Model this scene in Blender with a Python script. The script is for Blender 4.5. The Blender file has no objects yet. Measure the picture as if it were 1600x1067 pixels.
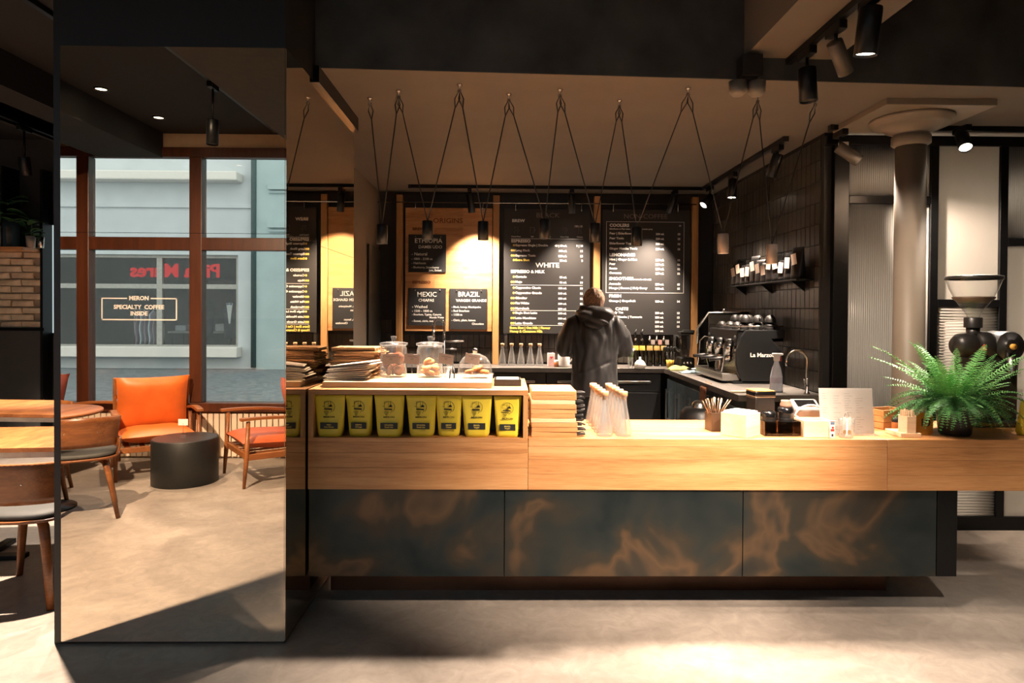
import bpy, bmesh, math, random
from mathutils import Vector, Matrix, Euler, noise
random.seed(7)
SC = bpy.context.scene
C = SC.collection
PI = math.pi
# ---------------------------------------------------------------- camera
H = 1.52            # eye height
F = 1050.0          # focal length in pixels of the 1600 x 1067 frame
YAW, PITCH, ROLL = -15/1050, -12/1050, 0.006
SHY = -36/1600
cd = bpy.data.cameras.new('camera'); cam = bpy.data.objects.new('camera', cd); C.objects.link(cam)
cd.sensor_width = 36; cd.lens = 36*F/1600; cd.shift_y = SHY
cd.clip_start = 0.02; cd.clip_end = 200
RM = Matrix.Rotation(YAW, 3, 'Z') @ Matrix.Rotation(PI/2+PITCH, 3, 'X') @ Matrix.Rotation(ROLL, 3, 'Z')
cam.matrix_world = Matrix.Translation((0, 0, H)) @ RM.to_4x4()
SC.camera = cam
def at(px, py, Y=None, Z=None, X=None):
    """world point on the ray of a photo pixel, at depth Y, height Z or side X"""
    d = RM @ Vector(((px-800)/F, -(py-533.5)/F + SHY*1600/F, -1))
    t = Y/d.y if Y is not None else ((Z-H)/d.z if Z is not None else X/d.x)
    return Vector((0, 0, H)) + d*t
# ---------------------------------------------------------------- world, view
w = bpy.data.worlds.new('overcast_sky'); SC.world = w; w.use_nodes = True
bg = w.node_tree.nodes['Background']
bg.inputs[0].default_value = (0.62, 0.71, 0.79, 1); bg.inputs[1].default_value = 1.8
vs = SC.view_settings
vs.view_transform = 'Standard'; vs.look = 'None'; vs.gamma = 1; vs.use_curve_mapping = False
vs.exposure = 0.85
SC.cycles.max_bounces = 8; SC.cycles.diffuse_bounces = 3; SC.cycles.glossy_bounces = 5
SC.cycles.transmission_bounces = 6; SC.cycles.transparent_max_bounces = 24
SC.cycles.caustics_reflective = False; SC.cycles.caustics_refractive = False
SC.cycles.sample_clamp_indirect = 4.0
WARM = (1.0, 0.79, 0.62)
NEUT = (1.0, 0.86, 0.72)
# ---------------------------------------------------------------- materials
def S(r, g, b):
    f = lambda c: ((c/255+0.055)/1.055)**2.4 if c/255 > 0.04045 else c/255/12.92
    return (f(r), f(g), f(b), 1)
MATS = {}
def newmat(name):
    m = bpy.data.materials.new(name); m.use_nodes = True
    nt = m.node_tree; b = nt.nodes['Principled BSDF']
    return m, nt, b
def node(nt, t, **kw):
    n = nt.nodes.new(t)
    for k, v in kw.items(): setattr(n, k, v)
    return n
def ramp(nt, stops):
    r = nt.nodes.new('ShaderNodeValToRGB'); e = r.color_ramp.elements
    while len(e) < len(stops): e.new(0.5)
    for i, (p, c) in enumerate(stops): e[i].position = p; e[i].color = c
    return r
def coords(nt, scale=(1, 1, 1), obj=True, rot=(0, 0, 0)):
    tc = nt.nodes.new('ShaderNodeTexCoord'); mp = nt.nodes.new('ShaderNodeMapping')
    mp.inputs['Scale'].default_value = scale; mp.inputs['Rotation'].default_value = rot
    nt.links.new(tc.outputs['Object' if obj else 'Generated'], mp.inputs[0])
    return mp
def mat(name, col, rough=0.5, metal=0.0, var=0.12, scale=18.0, bump=0.0, spec=None, coat=0.0, sheen=0.0, emit=None, es=0):
    """plain coloured surface with a little procedural mottling"""
    if name in MATS: return MATS[name]
    m, nt, b = newmat(name)
    mp = coords(nt)
    n = node(nt, 'ShaderNodeTexNoise'); n.inputs['Scale'].default_value = scale; n.inputs['Detail'].default_value = 5
    nt.links.new(mp.outputs[0], n.inputs['Vector'])
    lo = tuple(max(0, c*(1-var)) for c in col[:3])+(1,); hi = tuple(min(1, c*(1+var)) for c in col[:3])+(1,)
    r = ramp(nt, [(0.3, lo), (0.7, hi)])
    nt.links.new(n.outputs['Fac'], r.inputs[0]); nt.links.new(r.outputs[0], b.inputs['Base Color'])
    b.inputs['Roughness'].default_value = rough; b.inputs['Metallic'].default_value = metal
    if spec is not None: b.inputs['Specular IOR Level'].default_value = spec
    if coat: b.inputs['Coat Weight'].default_value = coat
    if sheen: b.inputs['Sheen Weight'].default_value = sheen
    if emit: b.inputs['Emission Color'].default_value = emit; b.inputs['Emission Strength'].default_value = es
    if bump:
        bp = node(nt, 'ShaderNodeBump'); bp.inputs['Strength'].default_value = bump; bp.inputs['Distance'].default_value = 0.01
        nt.links.new(n.outputs['Fac'], bp.inputs['Height']); nt.links.new(bp.outputs[0], b.inputs['Normal'])
    MATS[name] = m; return m
def wood(name, c1, c2, c3, axis='x', rough=0.42, ring=9.0, stretch=0.07, coat=0.0):
    if name in MATS: return MATS[name]
    m, nt, b = newmat(name)
    s = [ring]*3; s['xyz'.index(axis)] = ring*stretch
    mp = coords(nt, tuple(s))
    oi = node(nt, 'ShaderNodeObjectInfo'); vm = node(nt, 'ShaderNodeVectorMath', operation='SCALE')
    cb = node(nt, 'ShaderNodeCombineXYZ')
    for i in range(3): nt.links.new(oi.outputs['Random'], cb.inputs[i])
    vm.inputs['Scale'].default_value = 37; nt.links.new(cb.outputs[0], vm.inputs[0])
    ad = node(nt, 'ShaderNodeVectorMath', operation='ADD')
    nt.links.new(mp.outputs[0], ad.inputs[0]); nt.links.new(vm.outputs[0], ad.inputs[1])
    n = node(nt, 'ShaderNodeTexNoise'); n.inputs['Scale'].default_value = 1.4; n.inputs['Detail'].default_value = 4; n.inputs['Distortion'].default_value = 0.8
    nt.links.new(ad.outputs[0], n.inputs['Vector'])
    g = node(nt, 'ShaderNodeTexNoise'); g.inputs['Scale'].default_value = 16; g.inputs['Detail'].default_value = 3
    nt.links.new(ad.outputs[0], g.inputs['Vector'])
    mx = node(nt, 'ShaderNodeMath', operation='MULTIPLY_ADD'); mx.inputs[1].default_value = 0.35
    nt.links.new(g.outputs['Fac'], mx.inputs[0])
    m2 = node(nt, 'ShaderNodeMath', operation='MULTIPLY'); m2.inputs[1].default_value = 0.68
    nt.links.new(n.outputs['Fac'], m2.inputs[0]); nt.links.new(m2.outputs[0], mx.inputs[2])
    r = ramp(nt, [(0.34, c2), (0.5, c1), (0.68, c3)])
    nt.links.new(mx.outputs[0], r.inputs[0]); nt.links.new(r.outputs[0], b.inputs['Base Color'])
    b.inputs['Roughness'].default_value = rough
    if coat: b.inputs['Coat Weight'].default_value = coat; b.inputs['Coat Roughness'].default_value = 0.2
    bp = node(nt, 'ShaderNodeBump'); bp.inputs['Strength'].default_value = 0.08; bp.inputs['Distance'].default_value = 0.003
    nt.links.new(g.outputs['Fac'], bp.inputs['Height']); nt.links.new(bp.outputs[0], b.inputs['Normal'])
    MATS[name] = m; return m
def glass(name, tint=(1, 1, 1, 1), refl=0.9, edge=0.55, rough=0.03, base=0.0, haze=0.0, pwr=4.0):
    """thin clear glass: see-through face on, mirror-like and tinted at the rim"""
    if name in MATS: return MATS[name]
    m, nt, b = newmat(name); nt.nodes.remove(b)
    out = nt.nodes['Material Output']
    tr = node(nt, 'ShaderNodeBsdfTransparent'); gl = node(nt, 'ShaderNodeBsdfGlossy'); mx = node(nt, 'ShaderNodeMixShader')
    lw = node(nt, 'ShaderNodeLayerWeight'); lw.inputs[0].default_value = 0.35
    r = ramp(nt, [(0.55, (1, 1, 1, 1)), (1.0, tuple(edge*c for c in tint[:3])+(1,))])
    r.color_ramp.elements[0].color = tint
    nz = node(nt, 'ShaderNodeTexNoise'); nz.inputs['Scale'].default_value = 4
    mr = node(nt, 'ShaderNodeMapRange'); mr.inputs[3].default_value = rough; mr.inputs[4].default_value = rough+0.03
    nt.links.new(nz.outputs['Fac'], mr.inputs[0]); nt.links.new(mr.outputs[0], gl.inputs['Roughness'])
    nt.links.new(lw.outputs['Facing'], r.inputs[0]); nt.links.new(r.outputs[0], tr.inputs[0])
    mu = node(nt, 'ShaderNodeMath', operation='MULTIPLY_ADD'); mu.inputs[1].default_value = refl; mu.inputs[2].default_value = base
    pw = node(nt, 'ShaderNodeMath', operation='POWER'); pw.inputs[1].default_value = pwr; lw.inputs[0].default_value = 0.5
    nt.links.new(lw.outputs['Facing'], pw.inputs[0]); nt.links.new(pw.outputs[0], mu.inputs[0]); nt.links.new(mu.outputs[0], mx.inputs[0])
    nt.links.new(tr.outputs[0], mx.inputs[1]); nt.links.new(gl.outputs[0], mx.inputs[2]); last = mx
    if haze:  # milky white mixed in for the strong light the glass catches
        df = node(nt, 'ShaderNodeBsdfTranslucent'); d2 = node(nt, 'ShaderNodeBsdfDiffuse'); ms = node(nt, 'ShaderNodeMixShader'); hz = node(nt, 'ShaderNodeMixShader')
        nt.links.new(df.outputs[0], ms.inputs[1]); nt.links.new(d2.outputs[0], ms.inputs[2])
        hm = node(nt, 'ShaderNodeMath', operation='MULTIPLY_ADD'); hm.inputs[1].default_value = haze*2; hm.inputs[2].default_value = haze*0.6
        nt.links.new(pw.outputs[0], hm.inputs[0]); nt.links.new(hm.outputs[0], hz.inputs[0])
        nt.links.new(mx.outputs[0], hz.inputs[1]); nt.links.new(ms.outputs[0], hz.inputs[2]); last = hz
    nt.links.new(last.outputs[0], out.inputs[0])
    MATS[name] = m; return m
# ---------------------------------------------------------------- mesh builder
class MB:
    def __init__(s): s.v = []; s.f = []; s.sm = []
    def add(s, vs_, fs, smooth=False, M=None):
        o = len(s.v)
        for p in vs_:
            p = Vector(p)
            s.v.append(M @ p if M is not None else p)
        for f in fs: s.f.append(tuple(i+o for i in f)); s.sm.append(smooth)
        return s
    def box(s, x0, x1, y0, y1, z0, z1, M=None):
        return s.add([(x0, y0, z0), (x1, y0, z0), (x1, y1, z0), (x0, y1, z0), (x0, y0, z1), (x1, y0, z1), (x1, y1, z1), (x0, y1, z1)],
                     [(0, 3, 2, 1), (4, 5, 6, 7), (0, 1, 5, 4), (1, 2, 6, 5), (2, 3, 7, 6), (3, 0, 4, 7)], False, M)
    def lathe(s, prof, c=(0, 0, 0), seg=24, M=None, smooth=True, cap=True, sx=1, sy=1, a0=0, a1=2*PI):
        full = abs(a1-a0-2*PI) < 1e-6
        n = seg if full else seg+1
        vs_, fs = [], []
        for r, z in prof:
            for i in range(n):
                a = a0+(a1-a0)*i/seg
                vs_.append((c[0]+r*sx*math.cos(a), c[1]+r*sy*math.sin(a), c[2]+z))
        for j in range(len(prof)-1):
            for i in range(n if full else n-1):
                k = (i+1) % n
                fs.append((j*n+i, j*n+k, (j+1)*n+k, (j+1)*n+i))
        s.add(vs_, fs, smooth, M)
        if cap and full:
            if prof[0][0] > 1e-5: s.add(vs_[:n], [tuple(range(n))[::-1]], False, M)
            if prof[-1][0] > 1e-5: s.add(vs_[-n:], [tuple(range(n))], False, M)
        return s
    def cyl(s, r, z0, z1, c=(0, 0, 0), seg=20, M=None): return s.lathe([(r, z0), (r, z1)], c, seg, M)
    def sph(s, r, c=(0, 0, 0), seg=16, ring=10, M=None, sz=1.0, sx=1, sy=1):
        return s.lathe([(max(1e-6, r*math.sin(PI*i/ring)), -r*sz*math.cos(PI*i/ring)) for i in range(ring+1)], c, seg, M, cap=False, sx=sx, sy=sy)
    def tube(s, pts, r, seg=8, cap=True, M=None, flat=1.0):
        pts = [Vector(p) for p in pts]; n = len(pts)
        rr = r if isinstance(r, (list, tuple)) else [r]*n
        vs_, fs = [], []
        up = None
        for i, p in enumerate(pts):
            t = (pts[min(i+1, n-1)]-pts[max(i-1, 0)])
            t = t.normalized() if t.length > 1e-9 else Vector((0, 0, 1))
            if up is None: up = Vector((0, 0, 1)) if abs(t.z) < 0.95 else Vector((0, 1, 0))
            a = t.cross(up)
            if a.length < 1e-6: a = t.orthogonal()
            a.normalize(); b = t.cross(a).normalized(); up = -b if (-b).dot(up) > 0 else b
            b2 = up
            for k in range(seg):
                an = 2*PI*k/seg
                vs_.append(p+a*rr[i]*math.cos(an)+b2*rr[i]*flat*math.sin(an))
        for i in range(n-1):
            for k in range(seg):
                q = (k+1) % seg
                fs.append((i*seg+k, i*seg+q, (i+1)*seg+q, (i+1)*seg+k))
        s.add(vs_, fs, True, M)
        if cap:
            s.add(vs_[:seg], [tuple(range(seg))], False, M); s.add(vs_[-seg:], [tuple(range(seg))], False, M)
        return s
    def prism(s, poly, d0, d1, plane='xz', M=None, smooth=False):
        """extrude a 2-D outline; plane xz extrudes along y, xy along z, yz along x"""
        n = len(poly)
        def P(u, v, d): return (u, d, v) if plane == 'xz' else ((u, v, d) if plane == 'xy' else (d, u, v))
        vs_ = [P(u, v, d0) for u, v in poly]+[P(u, v, d1) for u, v in poly]
        fs = [tuple(range(n)), tuple(range(n, 2*n))[::-1]]
        s.add(vs_, fs, False, M)
        s.add(vs_, [(i, i+n, (i+1) % n+n, (i+1) % n) for i in range(n)], smooth, M)
        return s
    def loft(s, rings, M=None, smooth=True, cap=True, closed=True):
        n = len(rings[0]); vs_ = [p for r in rings for p in r]; fs = []
        for j in range(len(rings)-1):
            for i in range(n if closed else n-1):
                k = (i+1) % n
                fs.append((j*n+i, j*n+k, (j+1)*n+k, (j+1)*n+i))
        s.add(vs_, fs, smooth, M)
        if cap and closed:
            s.add(rings[0], [tuple(range(n))[::-1]], False, M); s.add(rings[-1], [tuple(range(n))], False, M)
        return s
    def sheet(s, P, nu, nv, smooth=True, thick=0.0, M=None):
        """a surface P(u,v) on 0..1 squared, given a thickness along its normal"""
        vs_ = [Vector(P(i/nu, j/nv)) for j in range(nv+1) for i in range(nu+1)]
        W = nu+1
        fs = [(j*W+i, j*W+i+1, (j+1)*W+i+1, (j+1)*W+i) for j in range(nv) for i in range(nu)]
        if not thick: return s.add(vs_, fs, smooth, M)
        nr = [Vector((0, 0, 0)) for _ in vs_]
        for f in fs:
            nn = (vs_[f[1]]-vs_[f[0]]).cross(vs_[f[2]]-vs_[f[0]])
            for i in f: nr[i] += nn
        bk = [v-n_.normalized()*thick if n_.length > 0 else v for v, n_ in zip(vs_, nr)]
        o = len(vs_)
        s.add(vs_+bk, fs+[tuple(i+o for i in f[::-1]) for f in fs], smooth, M)
        edge = [i for i in range(nu)]+[W*j+nu for j in range(nv)]+[W*nv+nu-i for i in range(nu)]+[W*(nv-j) for j in range(nv)]
        m = len(edge)
        s.add(vs_+bk, [(edge[(k+1) % m], edge[k], edge[k]+o, edge[(k+1) % m]+o) for k in range(m)], False, M)
        return s
    def mesh(s, name, m=None, bev=0.0, seg=2):
        me = bpy.data.meshes.new(name)
        me.from_pydata([tuple(p) for p in s.v], [], s.f)
        me.polygons.foreach_set('use_smooth', s.sm)
        bm = bmesh.new(); bm.from_mesh(me)
        bmesh.ops.remove_doubles(bm, verts=bm.verts, dist=1e-5)
        if bev:
            es = [e for e in bm.edges if len(e.link_faces) == 2 and e.calc_face_angle(0) > 0.6]
            bmesh.ops.bevel(bm, geom=es, offset=bev, segments=seg, profile=0.5, affect='EDGES', clamp_overlap=True)
        bmesh.ops.recalc_face_normals(bm, faces=bm.faces)
        bm.to_mesh(me); bm.free()
        if m: me.materials.append(m)
        return me
    def build(s, name, m, parent=None, bev=0.0, loc=None, rz=0.0, seg=2, label=None):
        return link(name, s.mesh(name, m, bev, seg), parent, loc, rz, label)
def link(name, me, parent=None, loc=None, rz=0.0, label=None):
    o = bpy.data.objects.new(name, me); C.objects.link(o)
    if parent is not None: o.parent = parent
    if loc is not None: o.location = loc
    if rz: o.rotation_euler = (0, 0, rz)
    if label: o['label'] = label
    return o
def tag(o, label, cat, group=None):
    o['label'] = label; o['category'] = cat
    if group: o['group'] = group
    return o
def thing(name, label, cat, loc=(0, 0, 0), rz=0.0, group=None):
    o = bpy.data.objects.new(name, None); C.objects.link(o)
    o.empty_display_size = 0.05; o.location = loc; o.rotation_euler = (0, 0, rz)
    return tag(o, label, cat, group)
def struct(o): o['kind'] = 'structure'; return o
def sroot(name, loc=(0, 0, 0)):
    o = bpy.data.objects.new(name, None); C.objects.link(o); o.location = loc; o.empty_display_size = 0.05
    o['kind'] = 'structure'; return o
def dup(root, loc=None, rz=None, label=None, group=None):
    r = root.copy(); C.objects.link(r)
    if loc is not None: r.location = loc
    if rz is not None: r.rotation_euler = (0, 0, rz)
    if label: r['label'] = label
    if group: r['group'] = group
    for ch in list(root.children):
        c = ch.copy(); C.objects.link(c); c.parent = r
        for g in list(ch.children):
            d = g.copy(); C.objects.link(d); d.parent = c
    return r
# lettering: queued here, turned into meshes in one go at the end
TXT = {}
def text(parent, bucket, s, x, y, z, size, m, align='LEFT', bold=0.0, rot=(PI/2, 0, 0), sx=1.0, depth=0.0004, uniq=0):
    TXT.setdefault((parent.name, bucket, m.name, uniq), []).append((s, x, y, z, size, align, bold, rot, sx, depth))
def flush_text():
    jobs = []
    for key, items in TXT.items():
        for it in items:
            s, x, y, z, size, align, bold, rot, sx, depth = it
            cu = bpy.data.curves.new('t', 'FONT'); cu.body = s; cu.size = size; cu.align_x = align; cu.align_y = 'CENTER'
            cu.offset = bold; cu.resolution_u = 2; cu.extrude = depth
            o = bpy.data.objects.new('t', cu); C.objects.link(o)
            jobs.append((key, o, Matrix.Translation((x, y, z)) @ Euler(rot).to_matrix().to_4x4() @ Matrix.Diagonal((sx, 1, 1, 1))))
    bpy.context.view_layer.update()
    dg = bpy.context.evaluated_depsgraph_get()
    acc = {}
    for key, o, M in jobs:
        me = o.evaluated_get(dg).to_mesh()
        mb = acc.setdefault(key, MB())
        mb.add([v.co.copy() for v in me.vertices], [tuple(p.vertices) for p in me.polygons], False, M)
        o.evaluated_get(dg).to_mesh_clear()
    for key, o, M in jobs:
        cu = o.data; bpy.data.objects.remove(o); bpy.data.curves.remove(cu)
    for (pn, bucket, mn, _u), mb in acc.items():
        me = bpy.data.meshes.new(bucket); me.from_pydata([tuple(p) for p in mb.v], [], mb.f); me.materials.append(MATS[mn])
        link(bucket, me, bpy.data.objects[pn])
def spot(name, parent, loc, aim, power, ang=60, blend=0.5, col=WARM, r=0.02):
    l = bpy.data.lights.new(name, 'SPOT'); l.energy = power; l.spot_size = math.radians(ang); l.spot_blend = blend
    l.color = col; l.shadow_soft_size = r
    o = bpy.data.objects.new(name, l); C.objects.link(o)
    d = Vector(aim)
    o.rotation_euler = d.to_track_quat('-Z', 'Y').to_euler(); o.location = loc
    if parent: o.parent = parent
    return o
# ---------------------------------------------------------------- shared materials
OAK = wood('oak', S(196, 140, 88), S(166, 112, 66), S(212, 160, 108), 'x')
OAKV = wood('oak_upright', S(190, 140, 86), S(160, 112, 66), S(206, 160, 108), 'z')
OAKPALE = wood('pale_oak', S(222, 190, 146), S(204, 168, 120), S(236, 208, 168), 'x')
PLY = wood('walnut_ply', S(120, 72, 38), S(92, 52, 26), S(142, 90, 50), 'x', rough=0.35)
TEAK = wood('teak', S(138, 82, 42), S(110, 63, 30), S(158, 100, 54), 'y', rough=0.4)
REDWOOD = wood('red_brown_frame', S(66, 33, 17), S(52, 25, 12), S(80, 41, 21), 'z', rough=0.35)
BLACK = mat('black_paint', S(26, 26, 26), 0.45)
BLACKM = mat('black_metal', S(22, 23, 24), 0.38, 0.6)
BLACKG = mat('black_gloss', S(14, 14, 15), 0.18)
CHAR = mat('charcoal_wall', S(44, 43, 42), 0.8, bump=0.1, scale=6)
DARKCEIL = mat('dark_ceiling', S(23, 24, 24), 0.9)
TAUPE = mat('taupe_plaster', S(98, 91, 81), 0.75, var=0.06, scale=3, bump=0.05)
CONC = mat('dark_concrete', S(66, 66, 64), 0.8, var=0.45, scale=3.5, bump=0.15)
STEEL = mat('brushed_steel', S(190, 186, 180), 0.25, 1.0, var=0.05)
CHROME = mat('chrome', S(225, 222, 218), 0.08, 1.0, var=0.03)
WHITE = mat('white_paint', S(232, 228, 222), 0.6, var=0.03)
PAPER = mat('white_paper', S(240, 234, 226), 0.8, var=0.03)
KRAFT = mat('kraft_paper', S(178, 132, 88), 0.85, var=0.1)
CHALK = mat('chalk_white', S(225, 222, 214), 0.9, var=0.1)
PRINTW = mat('white_print', S(238, 234, 228), 0.7, var=0.03)
PRINTY = mat('yellow_print', S(236, 206, 96), 0.7, var=0.03)
PRINTK = mat('dark_print', S(38, 30, 24), 0.8, var=0.05)
BURNT = mat('burnt_print', S(120, 72, 32), 0.8, var=0.05)
GREYPRINT = mat('grey_print', S(120, 112, 108), 0.8, var=0.05)
GLASSC = glass('clear_glass', (0.99, 0.99, 0.985, 1), edge=0.80, rough=0.10, base=0.07, refl=0.7, haze=0.05, pwr=3.0)
GLASSB = glass('bottle_glass', (0.98, 0.98, 0.97, 1), edge=0.8, rough=0.12, base=0.10, refl=0.7, haze=0.13, pwr=2.2)
GLASSW = glass('window_glass', (0.93, 0.96, 0.97, 1), refl=0.6, edge=0.9, rough=0.0, base=0.04)
def emis(name, col, st):
    m, nt, b = newmat(name); nt.nodes.remove(b)
    e = node(nt, 'ShaderNodeEmission'); e.inputs[0].default_value = col; e.inputs[1].default_value = st
    nz = node(nt, 'ShaderNodeTexNoise'); nz.inputs['Scale'].default_value = 3
    r = ramp(nt, [(0, tuple(c*0.97 for c in col[:3])+(1,)), (1, col)])
    nt.links.new(nz.outputs['Fac'], r.inputs[0]); nt.links.new(r.outputs[0], e.inputs[0])
    nt.links.new(e.outputs[0], nt.nodes['Material Output'].inputs[0]); MATS[name] = m; return m
LAMPON = emis('lit_lamp_lens', (1, 0.80, 0.58, 1), 9.0)
# polished concrete floor
m, nt, b = newmat('polished_concrete'); MATS['polished_concrete'] = m
mp = coords(nt, (1, 1, 1))
n1 = node(nt, 'ShaderNodeTexNoise'); n1.inputs['Scale'].default_value = 1.1; n1.inputs['Detail'].default_value = 8; n1.inputs['Roughness'].default_value = 0.62; n1.inputs['Distortion'].default_value = 1.2
n2 = node(nt, 'ShaderNodeTexNoise'); n2.inputs['Scale'].default_value = 9; n2.inputs['Detail'].default_value = 9; n2.inputs['Roughness'].default_value = 0.7; n2.inputs['Distortion'].default_value = 1.5
for n in (n1, n2): nt.links.new(mp.outputs[0], n.inputs['Vector'])
mx = node(nt, 'ShaderNodeMath', operation='MULTIPLY_ADD'); mx.inputs[1].default_value = 0.42
nt.links.new(n2.outputs['Fac'], mx.inputs[0])
mm = node(nt, 'ShaderNodeMath', operation='MULTIPLY'); mm.inputs[1].default_value = 0.58
nt.links.new(n1.outputs['Fac'], mm.inputs[0]); nt.links.new(mm.outputs[0], mx.inputs[2])
r = ramp(nt, [(0.3, S(112, 104, 97)), (0.5, S(142, 133, 124)), (0.68, S(166, 156, 146))])
nt.links.new(mx.outputs[0], r.inputs[0]); nt.links.new(r.outputs[0], b.inputs['Base Color'])
r2 = ramp(nt, [(0.3, (0.32,)*3+(1,)), (0.7, (0.55,)*3+(1,))])
nt.links.new(n1.outputs['Fac'], r2.inputs[0]); nt.links.new(r2.outputs[0], b.inputs['Roughness'])
b.inputs['Specular IOR Level'].default_value = 0.35
FLOORM = m
# blued steel with rust-coloured clouds
m, nt, b = newmat('blued_steel'); MATS['blued_steel'] = m
mp = coords(nt, (1.7, 1.7, 1.7))
n1 = node(nt, 'ShaderNodeTexNoise'); n1.inputs['Scale'].default_value = 1.5; n1.inputs['Detail'].default_value = 3; n1.inputs['Distortion'].default_value = 0.35
nt.links.new(mp.outputs[0], n1.inputs['Vector'])
r = ramp(nt, [(0.30, S(40, 51, 55)), (0.45, S(58, 65, 65)), (0.53, S(74, 70, 62)), (0.585, S(110, 91, 72)), (0.65, S(78, 72, 64)), (0.78, S(48, 56, 58))])
nt.links.new(n1.outputs['Fac'], r.inputs[0]); nt.links.new(r.outputs[0], b.inputs['Base Color'])
b.inputs['Metallic'].default_value = 0.75; b.inputs['Roughness'].default_value = 0.42
BLUED = m
# mirror with a bronze tint
m, nt, b = newmat('bronze_mirror'); MATS['bronze_mirror'] = m
n1 = node(nt, 'ShaderNodeTexNoise'); n1.inputs['Scale'].default_value = 1.2
r = ramp(nt, [(0, S(222, 210, 190)), (1, S(227, 215, 196))])
nt.links.new(n1.outputs['Fac'], r.inputs[0]); nt.links.new(r.outputs[0], b.inputs['Base Color'])
b.inputs['Metallic'].default_value = 1; b.inputs['Roughness'].default_value = 0.0
MIRROR = m
# frosted, reeded glass of the partition
def frost(name, col, d=0.35):
    m, nt, b = newmat(name); nt.nodes.remove(b); MATS[name] = m
    tl = node(nt, 'ShaderNodeBsdfTranslucent'); df = node(nt, 'ShaderNodeBsdfDiffuse'); gl = node(nt, 'ShaderNodeBsdfGlossy')
    nz = node(nt, 'ShaderNodeTexNoise'); nz.inputs['Scale'].default_value = 5
    r = ramp(nt, [(0, tuple(c*0.92 for c in col[:3])+(1,)), (1, col)])
    nt.links.new(nz.outputs['Fac'], r.inputs[0])
    nt.links.new(r.outputs[0], tl.inputs[0]); nt.links.new(r.outputs[0], df.inputs[0]); gl.inputs['Roughness'].default_value = 0.22
    a = node(nt, 'ShaderNodeMixShader'); a.inputs[0].default_value = d
    nt.links.new(tl.outputs[0], a.inputs[1]); nt.links.new(df.outputs[0], a.inputs[2])
    c = node(nt, 'ShaderNodeMixShader'); lw = node(nt, 'ShaderNodeFresnel'); lw.inputs[0].default_value = 1.5
    nt.links.new(lw.outputs[0], c.inputs[0]); nt.links.new(a.outputs[0], c.inputs[1]); nt.links.new(gl.outputs[0], c.inputs[2])
    nt.links.new(c.outputs[0], nt.nodes['Material Output'].inputs[0]); return m
FROST = frost('reeded_glass', S(205, 203, 198))
FROST2 = frost('frosted_glass', S(226, 222, 214), 0.5)
# ---------------------------------------------------------------- room shell
YB = 7.2      # back wall
YM = 3.05     # face of the mirror pillar
ZC = 2.78     # ceiling over the bar
ZF = 3.3      # ceiling of the front room
YW = -0.78    # window wall
XT = 2.25     # tiled side wall of the bar
YP = 4.67     # glass partition
def smb(name, *boxes, m=CHAR, bev=0, parent=None):
    b_ = MB()
    for q in boxes: b_.box(*q)
    o = b_.build(name, m, parent, bev)
    return o if parent is not None else struct(o)
smb('floor', (-8.1, 4.6, YW-0.02, YB+0.1, -0.12, 0), m=FLOORM)
WB = smb('wall_back', (-8.1, 4.6, YB, YB+0.1, 0, ZF), m=CHAR)
smb('wall_left', (-8.1, -8.0, YW, YB, 0, ZF), m=CHAR)
smb('wall_right', (4.5, 4.6, YW, YB, 0, ZF), m=CHAR)
smb('ceiling', (-8.1, 4.6, YW-0.1, YB+0.1, ZF, ZF+0.1), m=DARKCEIL)
b0 = at(497, 106, Z=ZC); b1 = at(1590, 136, Z=ZC)
sl = (b1.y-b0.y)/(b1.x-b0.x)
bY = lambda x: b0.y+(x-b0.x)*sl
mb = MB(); mb.prism([(-1.36, bY(-1.36)+0.004), (4.5, bY(4.5)+0.004), (4.5, YB), (-1.36, YB)], ZC, ZC+0.05, 'xy')
struct(mb.build('ceiling', TAUPE))
mb = MB(); mb.prism([(-1.02, bY(-1.02)), (4.5, bY(4.5)), (4.5, bY(4.5)+0.3), (-1.02, bY(-1.02)+0.3)], ZC+0.0008, ZF, 'xy')
struct(mb.build('wall_beam', CONC))
smb('ceiling_soffit', (1.30, 1.80, YW, bY(1.3)+0.02, 2.90, ZF), m=TAUPE)
smb('ceiling_soffit', (-4.1, -3.45, YW, 7.1, 3.05, ZF), m=DARKCEIL)
smb('ceiling_soffit', (-1.9, -1.2, YW, 3.0, 3.0, ZF), m=mat('olive_ceiling', S(56, 53, 46), 0.9))
# wall that closes the bar on the left, with its dark door
WL = smb('wall_bar_left', (-1.42, -1.32, 4.40, YB, 0, ZF), m=TAUPE)
dr = sroot('door_1', (-1.315, 0, 0))
MB().box(0, 0.02, 6.55, 7.19, 0, 2.16).build('door_leaf', mat('dark_green_door', S(34, 38, 37), 0.5), dr, 0.003)
MB().box(0.02, 0.05, 6.60, 6.64, 0.95, 1.15).build('door_handle', STEEL, dr, 0.004)
# ---------------------------------------------------------------- mirror pillar
XL = at(83, 700, Y=YM).x; XR = at(444, 700, Y=YM).x
pil = sroot('wall_pillar')
MB().box(XL, XR, YM+0.006, 4.43, 0, ZF).build('pillar_core', mat('pillar_black', S(20, 21, 22), 0.5), pil)
zt = at(260, 73, Y=YM).z; zs = at(260, 364, Y=YM).z
xm0 = at(95, 700, Y=YM).x
for z0, z1 in ((0.012, zs-0.001), (zs+0.001, zt)):
    MB().box(xm0, XR, YM, YM+0.006, z0, z1).build('mirror_pane', MIRROR, pil)
    MB().box(XR, XR+0.006, YM+0.004, 4.43, z0, z1).build('mirror_pane', MIRROR, pil)
MB().box(XR-0.01, XR+0.03, YM+0.45, 4.45, zt, ZC).build('top_trim', BLACKM, pil)
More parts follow.
